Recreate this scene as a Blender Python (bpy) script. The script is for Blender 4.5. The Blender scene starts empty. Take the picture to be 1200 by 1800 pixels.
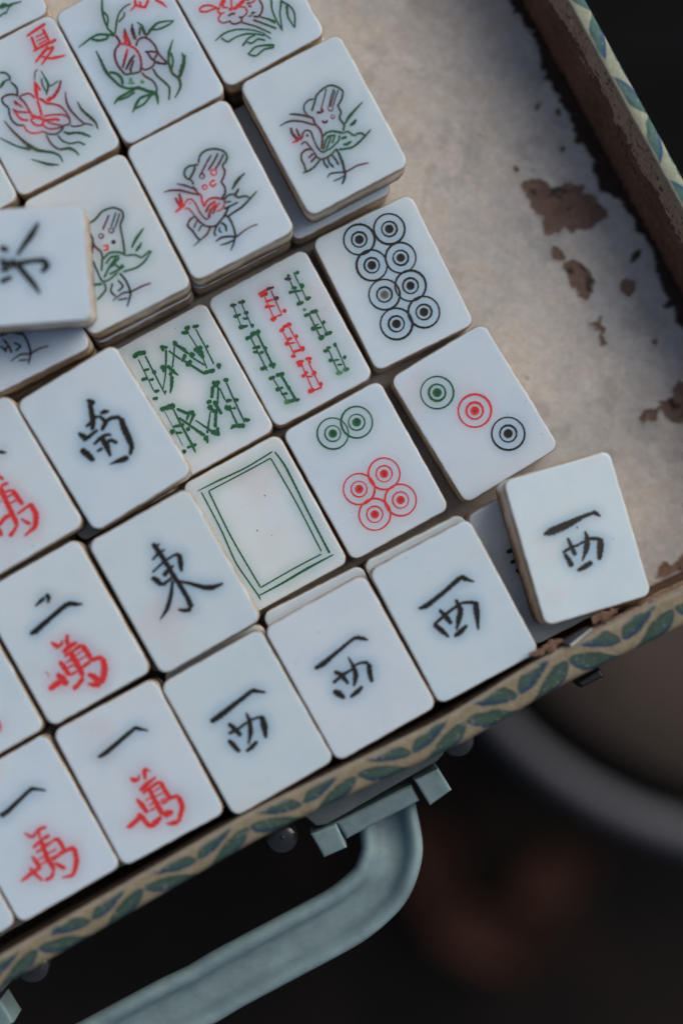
import bpy, math, random
import numpy as np
from mathutils import Matrix, Vector
random.seed(5); RNG=np.random.default_rng(5)
MM=0.001
TW,TL,TH,GAP=24.000,31.804,10.364,0.080
CAM_AX,CAM_AY,CAM_Z=0.033200,-0.029118,365.504
POSE={'xia':(-53.50,96.78,0.4890,1),
'peach':(-31.83,107.85,0.5046,1),
'flow3':(-11.02,120.29,0.5160,1),
'bird1':(6.74,93.16,0.4934,1),
'bird2':(-17.11,79.27,0.4823,1),
'bird3':(-38.63,67.70,0.4786,1),
'nan':(-38.93,27.18,0.5546,1),
'wan3':(-61.13,16.74,0.5323,1),
'erwan':(-47.00,-13.19,0.5169,1),
'dong':(-24.26,-2.63,0.5166,1),
'yi2':(-31.52,-42.06,0.4928,1),
'yi1':(-53.19,-53.49,0.5195,1),
'xi1':(-9.20,-31.88,0.5188,1),
'xi2':(12.20,-20.57,0.5097,1),
'xi3':(33.77,-8.91,0.4900,1),
'xi4':(59.59,6.41,0.2827,1),
'c6':(15.87,21.06,0.5056,0),
'c3':(39.29,33.51,0.5479,0),
'b9':(-0.37,49.51,0.4993,0),
'c8':(21.81,61.74,0.4614,0),
'b8':(-21.58,37.85,0.5086,0),
'bai':(-5.78,9.56,0.5021,0),
'bird4':(-59.25,54.91,0.4712,1),
'corner':(-68.47,125.05,0.4800,1),
'xleft':(-74.77,85.36,0.4939,1),
'san':(-68.82,-24.94,0.5149,1),
'last':(-74.46,-64.91,0.5149,1),
'dongtop':(-57.02,60.89,-1.4923,2),
'xi2low':(11.28,-18.44,0.4695,0),
'xi3low':(32.85,-7.45,0.4712,0),
'xi4low':(55.15,2.72,0.4800,0),
'bird1low':(3.86,89.88,0.4817,0),
'bird2low':(-17.62,78.87,0.4875,0),
'bird3low':(-38.68,67.11,0.4839,0),
'bird4low':(-59.60,54.73,0.4712,0),
'peachlow':(-31.71,107.71,0.5046,0),
'xialow':(-53.45,96.81,0.4890,0),
'flow3low':(-10.52,120.92,0.5212,0),
'cornerlow':(-68.47,125.05,0.4800,0),
'xleftlow':(-74.73,85.38,0.4939,0),
'nanlow':(-42.24,25.14,0.5197,0),
'donglow':(-26.48,-3.12,0.5061,0),
'xi1low':(-9.85,-30.80,0.4839,0),
'yi2low':(-31.28,-42.07,0.4928,0),
'yi1low':(-53.05,-53.41,0.5195,0),
'erwanlow':(-48.24,-13.89,0.5169,0),
'wan3low':(-64.19,14.62,0.5323,0),
'sanlow':(-70.12,-25.68,0.5149,0),
'lastlow':(-74.33,-64.84,0.5149,0)}
ENG={
'bird1':[
 ('crane_engraving',[('S','o',[0.276],[(0.74,5.54),(1.56,6.24),(2.97,6.74),(4.18,6.9),(5.2,6.7),(6.12,5.88),(6.75,4.75),(6.6,4.04),(5.71,3.03),(4.48,2.2),(4.34,0.69),(3.51,-0.24),(3.63,-2.11),(2.79,-3.03)]),('S','o',[0.276],[(-1.02,3.74),(0.09,4.75),(1.1,5.8)]),('S','o',[0.237],[(0.66,5.81),(-0.54,6.1),(-1.67,5.67),(-2.24,4.84),(-2.27,3.72),(-1.72,2.64),(-1.2,2.14)]),('S','k>m',[0.217],[(3.99,6.55),(2.78,5.14),(0.93,3.17)]),('S','k>m',[0.217],[(5.4,5.8),(4.01,4.49),(2.71,2.91)]),('S','k>m',[0.217],[(6.18,5.16),(4.71,3.89),(3.42,2.54)]),('S','o>m',[0.178],[(5.47,5.31),(4.09,4.0),(2.89,2.81)]),('S','m',[0.355],[(-0.23,3.1),(0.34,2.69),(1.05,2.76),(0.94,3.39)]),('O','m',(2.79,2.41),0.513,0.217),('O','m',(2.38,0.7),0.395,0.197),('S','m',[0.316],[(0.15,1.08),(0.09,0.55),(0.62,0.27),(1.07,0.6)]),('S','o>m',[0.118,0.316,0.316,0.276,0.276],[(-5.57,5.35),(-4.56,4.93),(-3.24,4.01),(-2.03,2.91),(-1.29,2.18)]),('S','o>m',[0.099,0.237,0.316,0.276,0.276,0.276],[(-8.51,4.07),(-6.99,4.17),(-5.57,3.88),(-4.04,2.95),(-2.82,1.86),(-1.78,0.85)]),('S','m',[0.316],[(-1.38,2.23),(-1.64,1.12),(-1.24,-0.45),(-1.46,-1.7),(-1.94,-2.8),(-2.97,-4.3)]),('S','m',[0.316,0.395,0.473,0.513],[(-6.5,2.78),(-6.8,1.58),(-6.61,0.46),(-6.41,-0.21)]),('S','m',[0.237,0.316,0.395],[(-5.54,2.05),(-5.75,1.02),(-5.6,0.04)]),('S','r>m',[0.197,0.473,0.434,0.237],[(-7.8,-0.27),(-6.68,-0.29),(-5.52,-0.23),(-4.88,0.11)]),('S','m>o',[0.256],[(-5.15,0.25),(-4.33,0.73),(-3.53,0.53),(-3.19,-0.1),(-3.42,-1.57),(-3.56,-3.3),(-3.33,-4.56),(-2.72,-5.1),(-1.74,-4.95)]),('D','m',(-4.23,-0.34),0.296),('S','m',[0.237],[(-6.32,-1.51),(-5.51,-1.26),(-5.03,-1.62),(-4.96,-2.34),(-4.8,-3.1),(-4.66,-4.08)]),('S','m>g',[0.276],[(-4.66,-4.08),(-4.6,-5.24),(-4.14,-6.06),(-2.94,-6.35),(-1.51,-6.2),(-0.33,-5.69)]),('S','g',[0.355],[(-1.56,-2.1),(-0.47,-1.76),(0.77,-1.96),(1.91,-2.79),(2.65,-3.52)]),('S','g',[0.316],[(-2.71,-4.66),(-1.6,-3.43),(-0.5,-2.65),(0.74,-2.86)]),('S','k>g',[0.296],[(-2.09,-4.76),(-0.9,-3.8),(0.03,-2.93)]),('S','g',[0.296],[(-0.46,-4.26),(0.36,-3.56),(1.01,-2.77)]),('S','g',[0.276],[(-1.83,-5.12),(-0.84,-4.97),(-0.03,-4.72),(1.05,-4.38),(1.8,-3.41)]),('S','g',[0.276],[(2.69,-3.43),(3.72,-3.63),(4.26,-4.72),(4.92,-5.18)]),('S','g>o',[0.316],[(4.89,-4.82),(5.86,-5.11),(6.46,-5.88)]),('S','o>g',[0.158,0.276,0.316,0.316,0.276],[(8.18,-5.42),(6.73,-6.02),(4.56,-6.69),(2.63,-6.91),(0.15,-6.06)]),('S','g',[0.434],[(1.68,-4.26),(3.02,-4.51)]),('S','g',[0.355,0.473,0.276],[(1.42,-5.59),(2.3,-5.84),(3.47,-5.77)]),('S','g>o',[0.197,0.513,0.395,0.118],[(3.72,-1.94),(5.36,-0.99),(6.82,-0.39),(9.44,0.49)]),('S','g>k',[0.355,0.552,0.158],[(4.64,-2.76),(5.67,-2.51),(6.54,-2.17)]),('S','m>o',[0.296],[(-4.68,-3.28),(-6.05,-2.89),(-7.13,-3.23),(-7.7,-4.29),(-7.73,-5.4),(-7.94,-6.42),(-8.05,-7.04)]),('S','o',[0.158,0.316,0.296,0.276,0.276],[(-8.89,-6.94),(-7.6,-7.05),(-6.17,-6.91),(-4.72,-6.31),(-3.99,-5.79)]),('S','m',[0.276],[(-6.33,-4.67),(-4.75,-4.26)]),('S','m>k',[0.276],[(-6.31,-5.7),(-4.78,-5.15)]),('S','o>k',[0.276,0.355,0.395,0.355,0.316,0.316,0.158],[(-0.23,-5.51),(-0.19,-7.12),(-0.43,-8.81),(-0.83,-10.41),(-1.13,-11.38),(-1.96,-12.3),(-2.74,-12.91)]),('S','k>m',[0.099,0.316,0.276,0.316,0.276,0.276,0.276,0.197],[(-4.8,-10.23),(-3.85,-9.72),(-2.3,-10.2),(-0.85,-10.85),(0.49,-10.88),(1.88,-10.82),(3.3,-11.12),(4.45,-11.5)]),('S','k',[0.118,0.276,0.158],[(-4.08,-11.41),(-2.79,-11.53),(-1.4,-11.47)]),('S','o>k',[0.276],[(-3.56,-6.25),(-3.86,-7.22),(-3.54,-8.52)]),('S','o>k',[0.276],[(-2.59,-6.54),(-2.89,-7.51),(-2.53,-8.94)]),('S','o>k',[0.276],[(-1.6,-6.38),(-1.37,-7.63),(-1.41,-8.97)])]),
],
'bird2':[
 ('crane_engraving',[('S','o',[0.276],[(0.43,6.01),(1.07,7.02),(2.06,7.64),(3.22,7.72),(4.59,7.35),(5.73,6.54),(6.38,5.64),(6.36,4.53),(5.63,3.78),(4.51,3.34)]),('S','m>k',[0.276],[(4.51,3.34),(4.53,2.1),(3.81,1.12),(2.86,0.38),(2.97,-0.92),(2.5,-2.02),(1.33,-2.77)]),('S','o',[0.276],[(0.34,5.83),(-0.54,6.06),(-1.69,6.42),(-2.76,6.08),(-3.31,5.24),(-3.24,4.3),(-2.55,3.5),(-2.65,2.43)]),('S','o',[0.316],[(-0.46,5.79),(-1.37,4.91),(-2.89,3.9)]),('S','m',[0.256],[(3.64,6.38),(2.02,5.41),(0.58,4.36),(-0.5,3.57)]),('S','o>m',[0.276],[(5.06,6.1),(3.61,5.04),(1.5,3.77)]),('S','o>m',[0.276],[(6.02,5.38),(4.58,4.32),(2.96,3.36)]),('O','m',(-0.2,3.3),0.513,0.276),('O','r',(2.37,2.87),0.592,0.276),('O','r',(-0.73,0.99),0.473,0.296),('S','r',[0.316],[(1.85,1.23),(1.06,1.42),(0.52,1.02),(0.95,0.35),(1.84,0.56)]),('S','m',[0.099,0.316,0.276,0.276],[(-5.68,4.32),(-4.41,3.33),(-3.41,2.26),(-2.41,1.18)]),('S','m',[0.099,0.276,0.355,0.276,0.237],[(-8.88,3.95),(-7.38,3.63),(-5.62,2.72),(-4.09,1.37),(-2.39,-0.06)]),('S','m>r',[0.276],[(-2.92,2.34),(-2.69,0.65),(-2.26,-0.24),(-2.64,-1.4),(-2.75,-2.68)]),('S','m>r',[0.197,0.513,0.592],[(-6.12,2.42),(-6.41,1.0),(-6.79,-0.38)]),('S','m>r',[0.276,0.434,0.513],[(-7.28,1.89),(-7.21,0.51),(-6.93,-0.64)]),('S','r',[0.197,0.513,0.473],[(-8.75,-0.94),(-7.1,-0.55),(-6.08,-0.3)]),('S','r>m',[0.276],[(-6.08,-0.3),(-5.36,0.23),(-4.52,0.13),(-4.13,-0.63),(-4.07,-2.0),(-4.09,-3.34),(-3.77,-4.85),(-3.16,-5.39)]),('D','r',(-5.02,-0.62),0.158),('S','r>m',[0.237],[(-6.62,-1.14),(-5.79,-1.45),(-5.58,-2.35),(-5.42,-3.33)]),('S','m>k',[0.296],[(-5.42,-3.33),(-5.1,-4.84),(-4.46,-6.18),(-3.54,-6.99),(-2.35,-7.27),(-1.23,-6.83),(0.2,-6.23),(1.73,-5.0)]),('S','r>m',[0.355],[(-2.75,-2.68),(-1.76,-1.85),(-0.38,-1.77),(0.98,-2.59),(1.85,-3.49)]),('S','m>r',[0.355],[(-3.04,-3.88),(-1.6,-2.83),(0.0,-2.76)]),('S','m>r',[0.395],[(-3.06,-5.22),(-1.98,-3.98),(-0.28,-3.29)]),('S','m>r',[0.276],[(-1.99,-4.87),(-0.55,-3.82),(0.61,-3.3)]),('S','r>m',[0.276],[(-1.01,-4.7),(0.32,-4.72),(1.4,-3.93),(1.78,-2.77)]),('S','o',[0.276],[(1.77,-3.22),(2.66,-2.78),(3.86,-3.06),(4.42,-4.13),(5.79,-4.5),(6.53,-5.22)]),('S','o>k',[0.158,0.276,0.316,0.276,0.237],[(8.58,-4.71),(6.61,-5.49),(4.2,-6.27),(2.06,-6.51),(0.37,-6.76)]),('S','k',[0.316],[(0.67,-4.9),(2.18,-5.0),(3.96,-5.02)]),('S','k',[0.276],[(1.67,-3.84),(2.82,-4.21)]),('S','o',[0.158,0.513,0.434,0.118],[(4.01,-2.13),(5.54,-1.12),(6.71,-0.6),(8.14,-0.21)]),('S','o',[0.276,0.395,0.158],[(3.9,-3.42),(4.79,-2.98),(5.52,-2.45)]),('S','m>k',[0.276],[(-5.52,-3.5),(-6.76,-3.76),(-7.66,-4.64),(-7.25,-5.97),(-7.09,-7.4),(-6.76,-8.47)]),('S','o>m',[0.099,0.197,0.276,0.276],[(-8.72,-9.02),(-6.76,-8.47),(-4.98,-8.04),(-3.54,-6.99)]),('S','k>m',[0.256],[(-6.89,-5.71),(-5.36,-4.48)]),('S','k',[0.256],[(-6.28,-6.69),(-4.94,-5.82)]),('S','k',[0.355,0.355,0.316,0.395,0.316,0.158],[(0.21,-5.78),(0.8,-7.21),(0.68,-9.17),(0.2,-10.94),(-1.07,-12.52),(-2.2,-13.4)]),('S','k>m',[0.118,0.395,0.355,0.316,0.237,0.197,0.197],[(-4.13,-10.27),(-2.66,-10.02),(-0.94,-10.57),(0.24,-11.29),(1.98,-10.96),(3.85,-10.8),(5.53,-11.0)]),('S','k',[0.158,0.355,0.237],[(-3.58,-11.34),(-1.94,-11.63),(-0.21,-11.73)]),('S','k',[0.316],[(-3.41,-9.3),(-3.39,-8.41),(-2.49,-7.53),(-1.32,-7.01)]),('S','k',[0.355],[(-1.15,-7.1),(-0.64,-8.26),(-1.1,-9.37)]),('S','k',[0.276],[(-1.78,-7.9),(-2.33,-8.51),(-1.98,-9.14)])]),
],
'bird3':[
 ('crane_engraving',[('S','o',[0.284],[(-1.14,5.49),(0.37,5.72),(2.37,6.51),(4.62,6.24),(5.93,4.89),(5.73,3.58),(4.38,2.26),(3.71,0.19),(3.05,-1.89),(2.39,-3.56)]),('S','m',[0.249],[(3.3,5.22),(1.94,4.11),(0.57,3.0)]),('S','k',[0.249],[(4.81,5.05),(3.6,3.86),(2.48,2.83)]),('S','k',[0.249],[(5.43,4.54),(4.39,3.46),(3.01,2.16)]),('O','m',(-0.26,2.01),0.462,0.284),('O','m',(2.18,2.1),0.497,0.284),('D','k',(1.48,-0.28),0.462),('S','r',[0.32],[(-0.82,-0.11),(0.05,-0.35),(-0.33,-1.08),(-1.2,-0.84)]),('S','m',[0.32],[(-2.47,1.74),(-2.33,0.46),(-1.79,-0.82)]),('S','o>g',[0.284],[(-1.71,-0.66),(-2.04,-2.09),(-3.51,-4.56)]),('S','k',[0.284],[(-1.97,3.49),(-2.15,1.98),(-3.61,-0.49)]),('S','g',[0.32],[(-2.05,-2.49),(-0.37,-1.95),(1.6,-2.76),(2.54,-4.04)]),('S','g',[0.32],[(-2.07,-3.69),(-0.47,-2.9),(1.27,-3.39)]),('S','g',[0.32],[(-3.69,-6.07),(-1.76,-4.65),(0.48,-3.39)]),('S','g',[0.32],[(-1.45,-4.81),(1.11,-3.71)]),('S','g',[0.32],[(-2.41,-5.92),(-0.03,-5.94),(1.24,-5.79)]),('S','g',[0.355],[(-0.64,-4.02),(0.13,-5.62),(1.09,-5.31)]),('S','g',[0.284],[(2.54,-4.04),(4.2,-4.69),(5.22,-5.81),(7.45,-5.35)]),('S','g',[0.178,0.32,0.32,0.284],[(7.77,-5.51),(5.52,-6.77),(3.29,-7.24),(0.35,-6.74)]),('S','g',[0.213,0.497,0.426,0.142],[(4.22,-3.09),(5.83,-1.9),(6.95,-1.27),(8.56,-0.48)]),('S','g',[0.355,0.497,0.178],[(4.68,-4.13),(5.72,-3.66),(6.69,-2.95)]),('S','k>g',[0.32],[(-4.11,-1.84),(-4.3,-4.16),(-4.33,-6.55),(-2.9,-6.88),(-0.67,-6.41)]),('S','k',[0.355,0.355,0.426,0.178],[(-0.36,-6.57),(0.09,-8.81),(-0.27,-11.44),(-2.2,-13.66)]),('S','k>m',[0.142,0.355,0.32,0.32,0.249],[(-4.31,-11.17),(-1.69,-10.71),(0.05,-11.2),(2.44,-11.22),(4.5,-11.48)]),('S','k',[0.284],[(-3.29,-11.5),(-1.23,-12.15)]),('S','k',[0.32],[(-2.6,-7.84),(-3.73,-9.26),(-3.27,-10.7)]),('S','k',[0.32],[(-1.33,-7.68),(-1.03,-9.44),(-2.47,-9.91)]),('S','o>g',[0.284],[(-4.18,-7.03),(-4.51,-8.46),(-7.07,-9.56)]),('S','g',[0.355],[(-6.23,-6.38),(-4.57,-7.02)])]),
],
'bird4':[
 ('crane_engraving',[('S','k',[0.355,0.355,0.426,0.178],[(0.25,-6.63),(0.4,-8.7),(-0.09,-11.24),(-1.68,-13.23)]),('S','k>m',[0.142,0.355,0.355,0.284,0.249],[(-4.66,-10.93),(-2.14,-10.61),(-0.32,-11.32),(1.89,-11.24),(3.86,-11.64)]),('S','k',[0.284],[(-3.01,-11.56),(-1.2,-12.28)]),('S','k',[0.355],[(-3.86,-7.75),(-4.81,-8.86)]),('S','k',[0.355],[(-2.28,-7.75),(-1.34,-9.02),(-2.76,-9.5)]),('S','k',[0.426],[(-4.16,-5.2),(-1.95,-5.52),(0.09,-6.95)]),('S','k',[0.355],[(-3.85,-6.16),(-3.54,-7.91),(-3.55,-9.5)]),('S','k',[0.355],[(-5.12,-7.11),(-4.34,-8.7)])]),
],
'dongtop':[
 ('wind_character',[('S','k',[0.758,0.827,0.689,0.827,1.034,0.482],[(-0.75,-1.84),(-0.67,1.59),(-0.94,5.05),(-0.8,6.93),(0.29,7.54),(1.58,6.24)]),('S','k',[0.414,0.758,0.965,0.414],[(-2.23,1.7),(-4.2,3.22),(-6.5,5.11),(-8.66,6.47)]),('S','k',[0.827,0.896,0.827,0.276],[(-0.5,1.58),(1.7,3.14),(3.9,4.7),(5.89,5.76)]),('S','k',[0.896,0.758],[(-4.21,-1.59),(-3.39,0.07)]),('S','k',[0.827,0.689],[(2.88,-2.1),(2.02,0.37)]),('S','k',[0.551],[(-2.11,-1.4),(-0.01,-1.21)]),('S','k',[0.551],[(-1.69,-0.4),(0.59,-0.22)]),('S','k',[0.551],[(-1.77,0.81),(0.49,0.82)]),('S','k',[0.62],[(0.63,-1.94),(0.27,0.15)])]),
],
'xi1':[
 ('wind_character',[('S','k',[0.69,0.986,0.641,0.69,0.296],[(-6.53,3.87),(-3.9,4.05),(3.76,5.13),(4.52,4.97),(6.48,3.45)]),('S','k',[0.247,0.69,0.838,0.247],[(0.81,1.91),(0.6,0.06),(-0.4,-2.19),(-2.03,-4.07)]),('S','k',[0.493,0.493,0.395,0.395],[(-4.55,-0.08),(-2.37,-0.21),(0.6,0.06),(3.21,-0.31)]),('S','k',[0.69,1.184,0.395],[(3.37,-0.24),(2.75,-2.31),(1.76,-4.84)]),('S','k',[0.592,0.789,0.69],[(-3.47,1.83),(-2.8,0.03),(-2.46,-1.85)]),('S','k',[0.592,0.838,0.592],[(-5.16,-1.15),(-4.79,-2.48),(-4.29,-4.58)]),('S','k',[0.395,0.74,0.493],[(-3.18,-5.1),(-1.63,-4.86),(0.03,-4.41)])]),
],
'xi2':[
 ('wind_character',[('S','k',[0.518,0.917,0.592,0.533,0.71,0.592,0.148],[(-6.62,3.48),(-4.4,3.5),(-0.81,4.19),(3.32,4.91),(4.5,4.59),(5.42,3.82),(6.05,3.13)]),('S','k',[0.148,0.592,0.858,0.71,0.148],[(0.69,2.33),(0.66,0.15),(0.31,-1.68),(-0.53,-2.89),(-1.37,-3.78)]),('S','k',[0.518,0.518,0.592,0.37,0.37,0.37,0.74],[(-4.74,-1.04),(-3.21,-0.72),(-2.08,-0.51),(-0.03,-0.47),(0.72,-0.05),(2.5,-0.2),(3.75,-0.99)]),('S','k',[0.74,0.888,0.518],[(3.88,-1.06),(3.11,-2.58),(2.41,-4.89)]),('S','k',[0.518,0.888,0.444],[(-3.33,1.04),(-2.41,-0.49),(-1.98,-2.76)]),('S','k',[0.74,1.11,0.444],[(-5.53,-2.45),(-4.66,-3.61),(-4.13,-5.09)]),('S','k',[0.414,0.814,0.414],[(-3.09,-5.34),(-1.23,-5.04),(0.38,-4.59)])]),
],
'xi3':[
 ('wind_character',[('S','k',[0.26,0.846,0.716,0.781,0.781,0.195],[(-6.32,4.07),(-4.66,3.73),(-0.18,4.48),(4.45,5.51),(5.24,4.91),(6.66,3.41)]),('S','k',[0.391,0.911,0.911,0.195],[(1.51,2.1),(1.3,-0.37),(0.08,-1.93),(-1.42,-3.71)]),('S','k',[0.456,0.521,0.456,0.391,0.651],[(-5.06,-0.48),(-1.68,0.3),(0.74,0.67),(2.28,0.77),(4.66,-0.32)]),('S','k',[1.041,0.976,0.26],[(4.93,-0.17),(4.01,-2.56),(2.61,-5.86)]),('S','k',[0.456,0.846,0.651],[(-2.52,1.85),(-1.99,-0.27),(-1.67,-2.1)]),('S','k',[0.651,0.911,0.26],[(-4.98,-0.33),(-4.16,-2.25),(-3.41,-4.31)]),('S','k',[0.456,0.911,0.456],[(-2.47,-4.62),(-0.86,-4.38),(1.13,-3.78)])]),
],
'xi4':[
 ('wind_character',[('S','k',[0.276,1.381,1.105,0.69,0.525,0.759,0.276],[(-6.83,2.67),(-4.74,2.86),(-0.37,3.4),(2.1,3.91),(4.48,4.09),(5.06,4.07),(6.03,2.92)]),('S','k',[0.138,0.898,0.994,0.138],[(1.92,1.07),(1.92,-0.66),(1.19,-2.61),(-0.53,-5.0)]),('S','k',[0.414,0.552,0.414,0.345],[(-4.03,-2.11),(-1.81,-1.46),(-0.66,-1.5),(1.22,-1.03)]),('S','k',[0.414,0.621,0.69],[(1.3,-0.77),(3.25,-1.05),(5.15,-2.03)]),('S','k',[1.105,1.105,0.621],[(4.61,-1.87),(3.88,-3.83),(3.09,-5.76)]),('S','k',[0.414,0.69,0.759],[(-2.06,0.64),(-1.81,-1.46),(-1.51,-3.42)]),('S','k',[0.621,0.829,0.898],[(-3.67,-2.36),(-3.13,-3.96),(-2.85,-5.48)]),('S','k',[0.345,0.967,0.69],[(-2.15,-6.55),(-0.31,-6.22),(1.61,-5.62)]),('D','k',(0.53,2.13),0.207)]),
],
'nan':[
 ('wind_character',[('S','k',[0.385,0.962,0.577],[(1.1,8.72),(1.64,7.64),(2.36,7.34)]),('S','k',[0.705,0.872,0.897,0.513],[(1.26,7.87),(0.5,5.77),(-0.29,4.0),(-1.39,2.57)]),('S','k',[0.256,0.769,0.321],[(1.84,4.8),(2.79,4.63),(3.85,4.16)]),('S','k',[0.513],[(0.11,4.66),(1.47,4.42)]),('S','k',[0.385,0.769,0.577],[(1.53,4.53),(1.88,2.66),(0.29,1.53)]),('S','k',[0.321,0.577,0.641],[(-2.13,3.93),(-1.14,4.07),(-0.22,4.11)]),('S','k',[0.385,0.897,0.769],[(-4.04,3.74),(-3.61,2.73),(-3.12,1.82)]),('S','k',[0.385,0.641,0.449],[(-4.11,1.68),(-2.66,1.84),(-0.23,2.15)]),('S','k',[0.641,0.641,0.641,0.769],[(1.88,2.66),(3.15,2.78),(4.37,2.33),(5.13,1.86)]),('S','k',[0.769,1.051,1.051,0.795,0.449],[(5.13,1.86),(4.6,-0.22),(4.24,-3.01),(3.87,-4.59),(2.6,-5.92)]),('S','k',[0.769,0.962,0.577,0.103],[(2.25,-6.01),(0.83,-5.88),(-0.46,-5.54),(-2.09,-5.28)]),('S','k',[0.897,1.128,0.769],[(-5.41,0.53),(-4.79,-0.91),(-4.3,-3.02)]),('S','k',[0.385,0.641,0.577,0.385],[(-2.66,-0.11),(-1.08,0.27),(0.47,0.36),(1.63,-0.2)]),('S','k',[0.769,1.026,0.385],[(-0.51,0.22),(-0.45,-1.63),(-0.9,-4.06)]),('S','k',[0.513,0.641,0.577],[(-0.25,-1.3),(0.91,-1.11),(1.77,-2.4)]),('S','k',[0.321,0.641],[(-2.86,-1.65),(-1.37,-1.66)])]),
],
'dong':[
 ('wind_character',[('S','k',[0.947,0.757,0.789,0.789,0.757,0.789,0.978],[(-0.01,9.13),(0.12,7.43),(0.32,4.6),(0.37,1.5),(0.54,-0.76),(0.63,-4.43),(0.31,-6.6)]),('S','k',[0.789,0.631,0.316],[(0.23,-6.74),(-1.15,-6.31),(-2.26,-5.41)]),('S','k',[0.316,0.473,0.316],[(-1.92,6.06),(-0.35,6.61),(1.56,6.79)]),('S','k',[0.379,0.221],[(0.37,8.2),(1.25,8.33)]),('S','k',[0.316,0.395,0.395,0.395,0.71],[(-3.15,3.86),(-0.67,4.44),(1.1,4.7),(2.58,4.77),(3.65,4.43)]),('S','k',[0.821,0.868,0.395],[(3.69,4.5),(2.89,2.6),(2.24,0.98)]),('S','k',[0.789,0.631,0.316],[(-1.49,2.02),(-0.06,2.65),(1.57,2.99)]),('S','k',[0.631,0.978,0.71],[(-3.75,3.12),(-3.05,1.82),(-2.69,0.53)]),('S','k',[0.631,0.473,0.473],[(-2.69,0.53),(-0.93,0.79),(0.07,0.95)]),('S','k',[0.395,0.663,0.71,0.095],[(-0.24,0.4),(-1.9,-1.91),(-4.05,-4.12),(-6.65,-5.53)]),('S','k',[0.395,0.552,0.789,0.868,0.316],[(0.63,-0.28),(2.45,-1.85),(4.52,-3.93),(6.12,-4.93),(8.6,-5.34)])]),
],
'yi2':[
 ('numeral',[('S','k',[0.331,0.829,0.58,0.663,0.207],[(-5.99,6.75),(-4.13,6.76),(3.19,8.3),(4.01,8.09),(5.87,6.52)])]),
 ('ten_thousand_character',[('S','r',[0.414,0.898,0.759],[(-2.21,-0.23),(-1.53,-0.99),(-1.24,-1.61)]),('S','r',[0.69,0.221],[(-1.06,-1.55),(0.01,-0.42)]),('S','r',[0.759,0.829,0.345],[(1.43,0.21),(0.91,-0.91),(0.45,-2.06)]),('S','r',[0.552,0.207],[(1.43,0.21),(2.28,-1.11)]),('S','r',[0.69,0.829,0.276],[(-1.59,-3.43),(0.37,-2.95),(2.76,-2.53)]),('S','r',[0.414,0.552,0.69],[(-1.43,-4.3),(0.77,-3.94),(2.91,-3.7)]),('S','r',[0.759,0.829,0.829],[(2.91,-3.7),(2.98,-5.6),(3.04,-7.81)]),('S','r',[0.69,0.829,0.967,0.829],[(0.34,-3.86),(0.24,-5.51),(0.18,-7.65),(0.24,-10.16)]),('S','r',[0.304],[(0.68,-4.98),(2.45,-4.85)]),('S','r',[0.304],[(0.71,-6.08),(2.42,-6.07)]),('S','r',[0.345],[(0.74,-7.49),(2.27,-7.23)]),('S','r',[0.345],[(-1.66,-5.88),(0.48,-5.64)]),('S','r',[0.345],[(-1.5,-7.05),(0.08,-6.98)]),('S','r',[0.387],[(-1.9,-8.08),(0.42,-8.09)]),('S','r',[0.345,0.967,0.69],[(-2.96,-4.55),(-2.58,-6.16),(-2.33,-8.31)]),('S','r',[0.414,0.69,0.69],[(1.03,-8.11),(3.23,-7.75),(5.02,-8.18)]),('S','r',[0.829,0.967,0.829,0.69],[(4.86,-8.17),(4.62,-10.37),(3.61,-11.68),(2.3,-12.99)]),('S','r',[0.829,0.829,0.207],[(2.48,-12.93),(1.15,-12.52),(0.01,-12.05)]),('S','r',[1.105,1.243,0.621],[(0.24,-10.16),(1.51,-10.39),(2.55,-10.49)]),('S','r',[0.276,0.829,0.829],[(-7.51,-8.75),(-6.66,-8.9),(-4.03,-8.31)]),('S','r',[0.621,0.829,0.829,0.829,1.105,0.69],[(-4.31,-7.38),(-3.67,-8.51),(-3.47,-10.16),(-2.94,-10.92),(-1.6,-10.72),(-0.13,-10.27)]),('S','r',[0.829],[(-0.99,-3.45),(0.4,-4.05)])]),
],
'erwan':[
 ('numeral',[('S','k',[0.189,0.552,0.631],[(-2.63,7.61),(-1.36,7.96),(0.05,8.24)]),('S','k',[0.473,1.026],[(0.13,8.38),(1.2,8.22)]),('S','k',[0.789,0.316],[(1.1,8.19),(-0.02,6.84)]),('S','k',[0.395,0.978,0.789,0.789,0.789,0.71,0.079],[(-6.34,3.23),(-4.95,3.16),(-1.7,3.83),(2.53,4.67),(3.92,4.6),(4.97,3.91),(6.33,3.14)])]),
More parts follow.
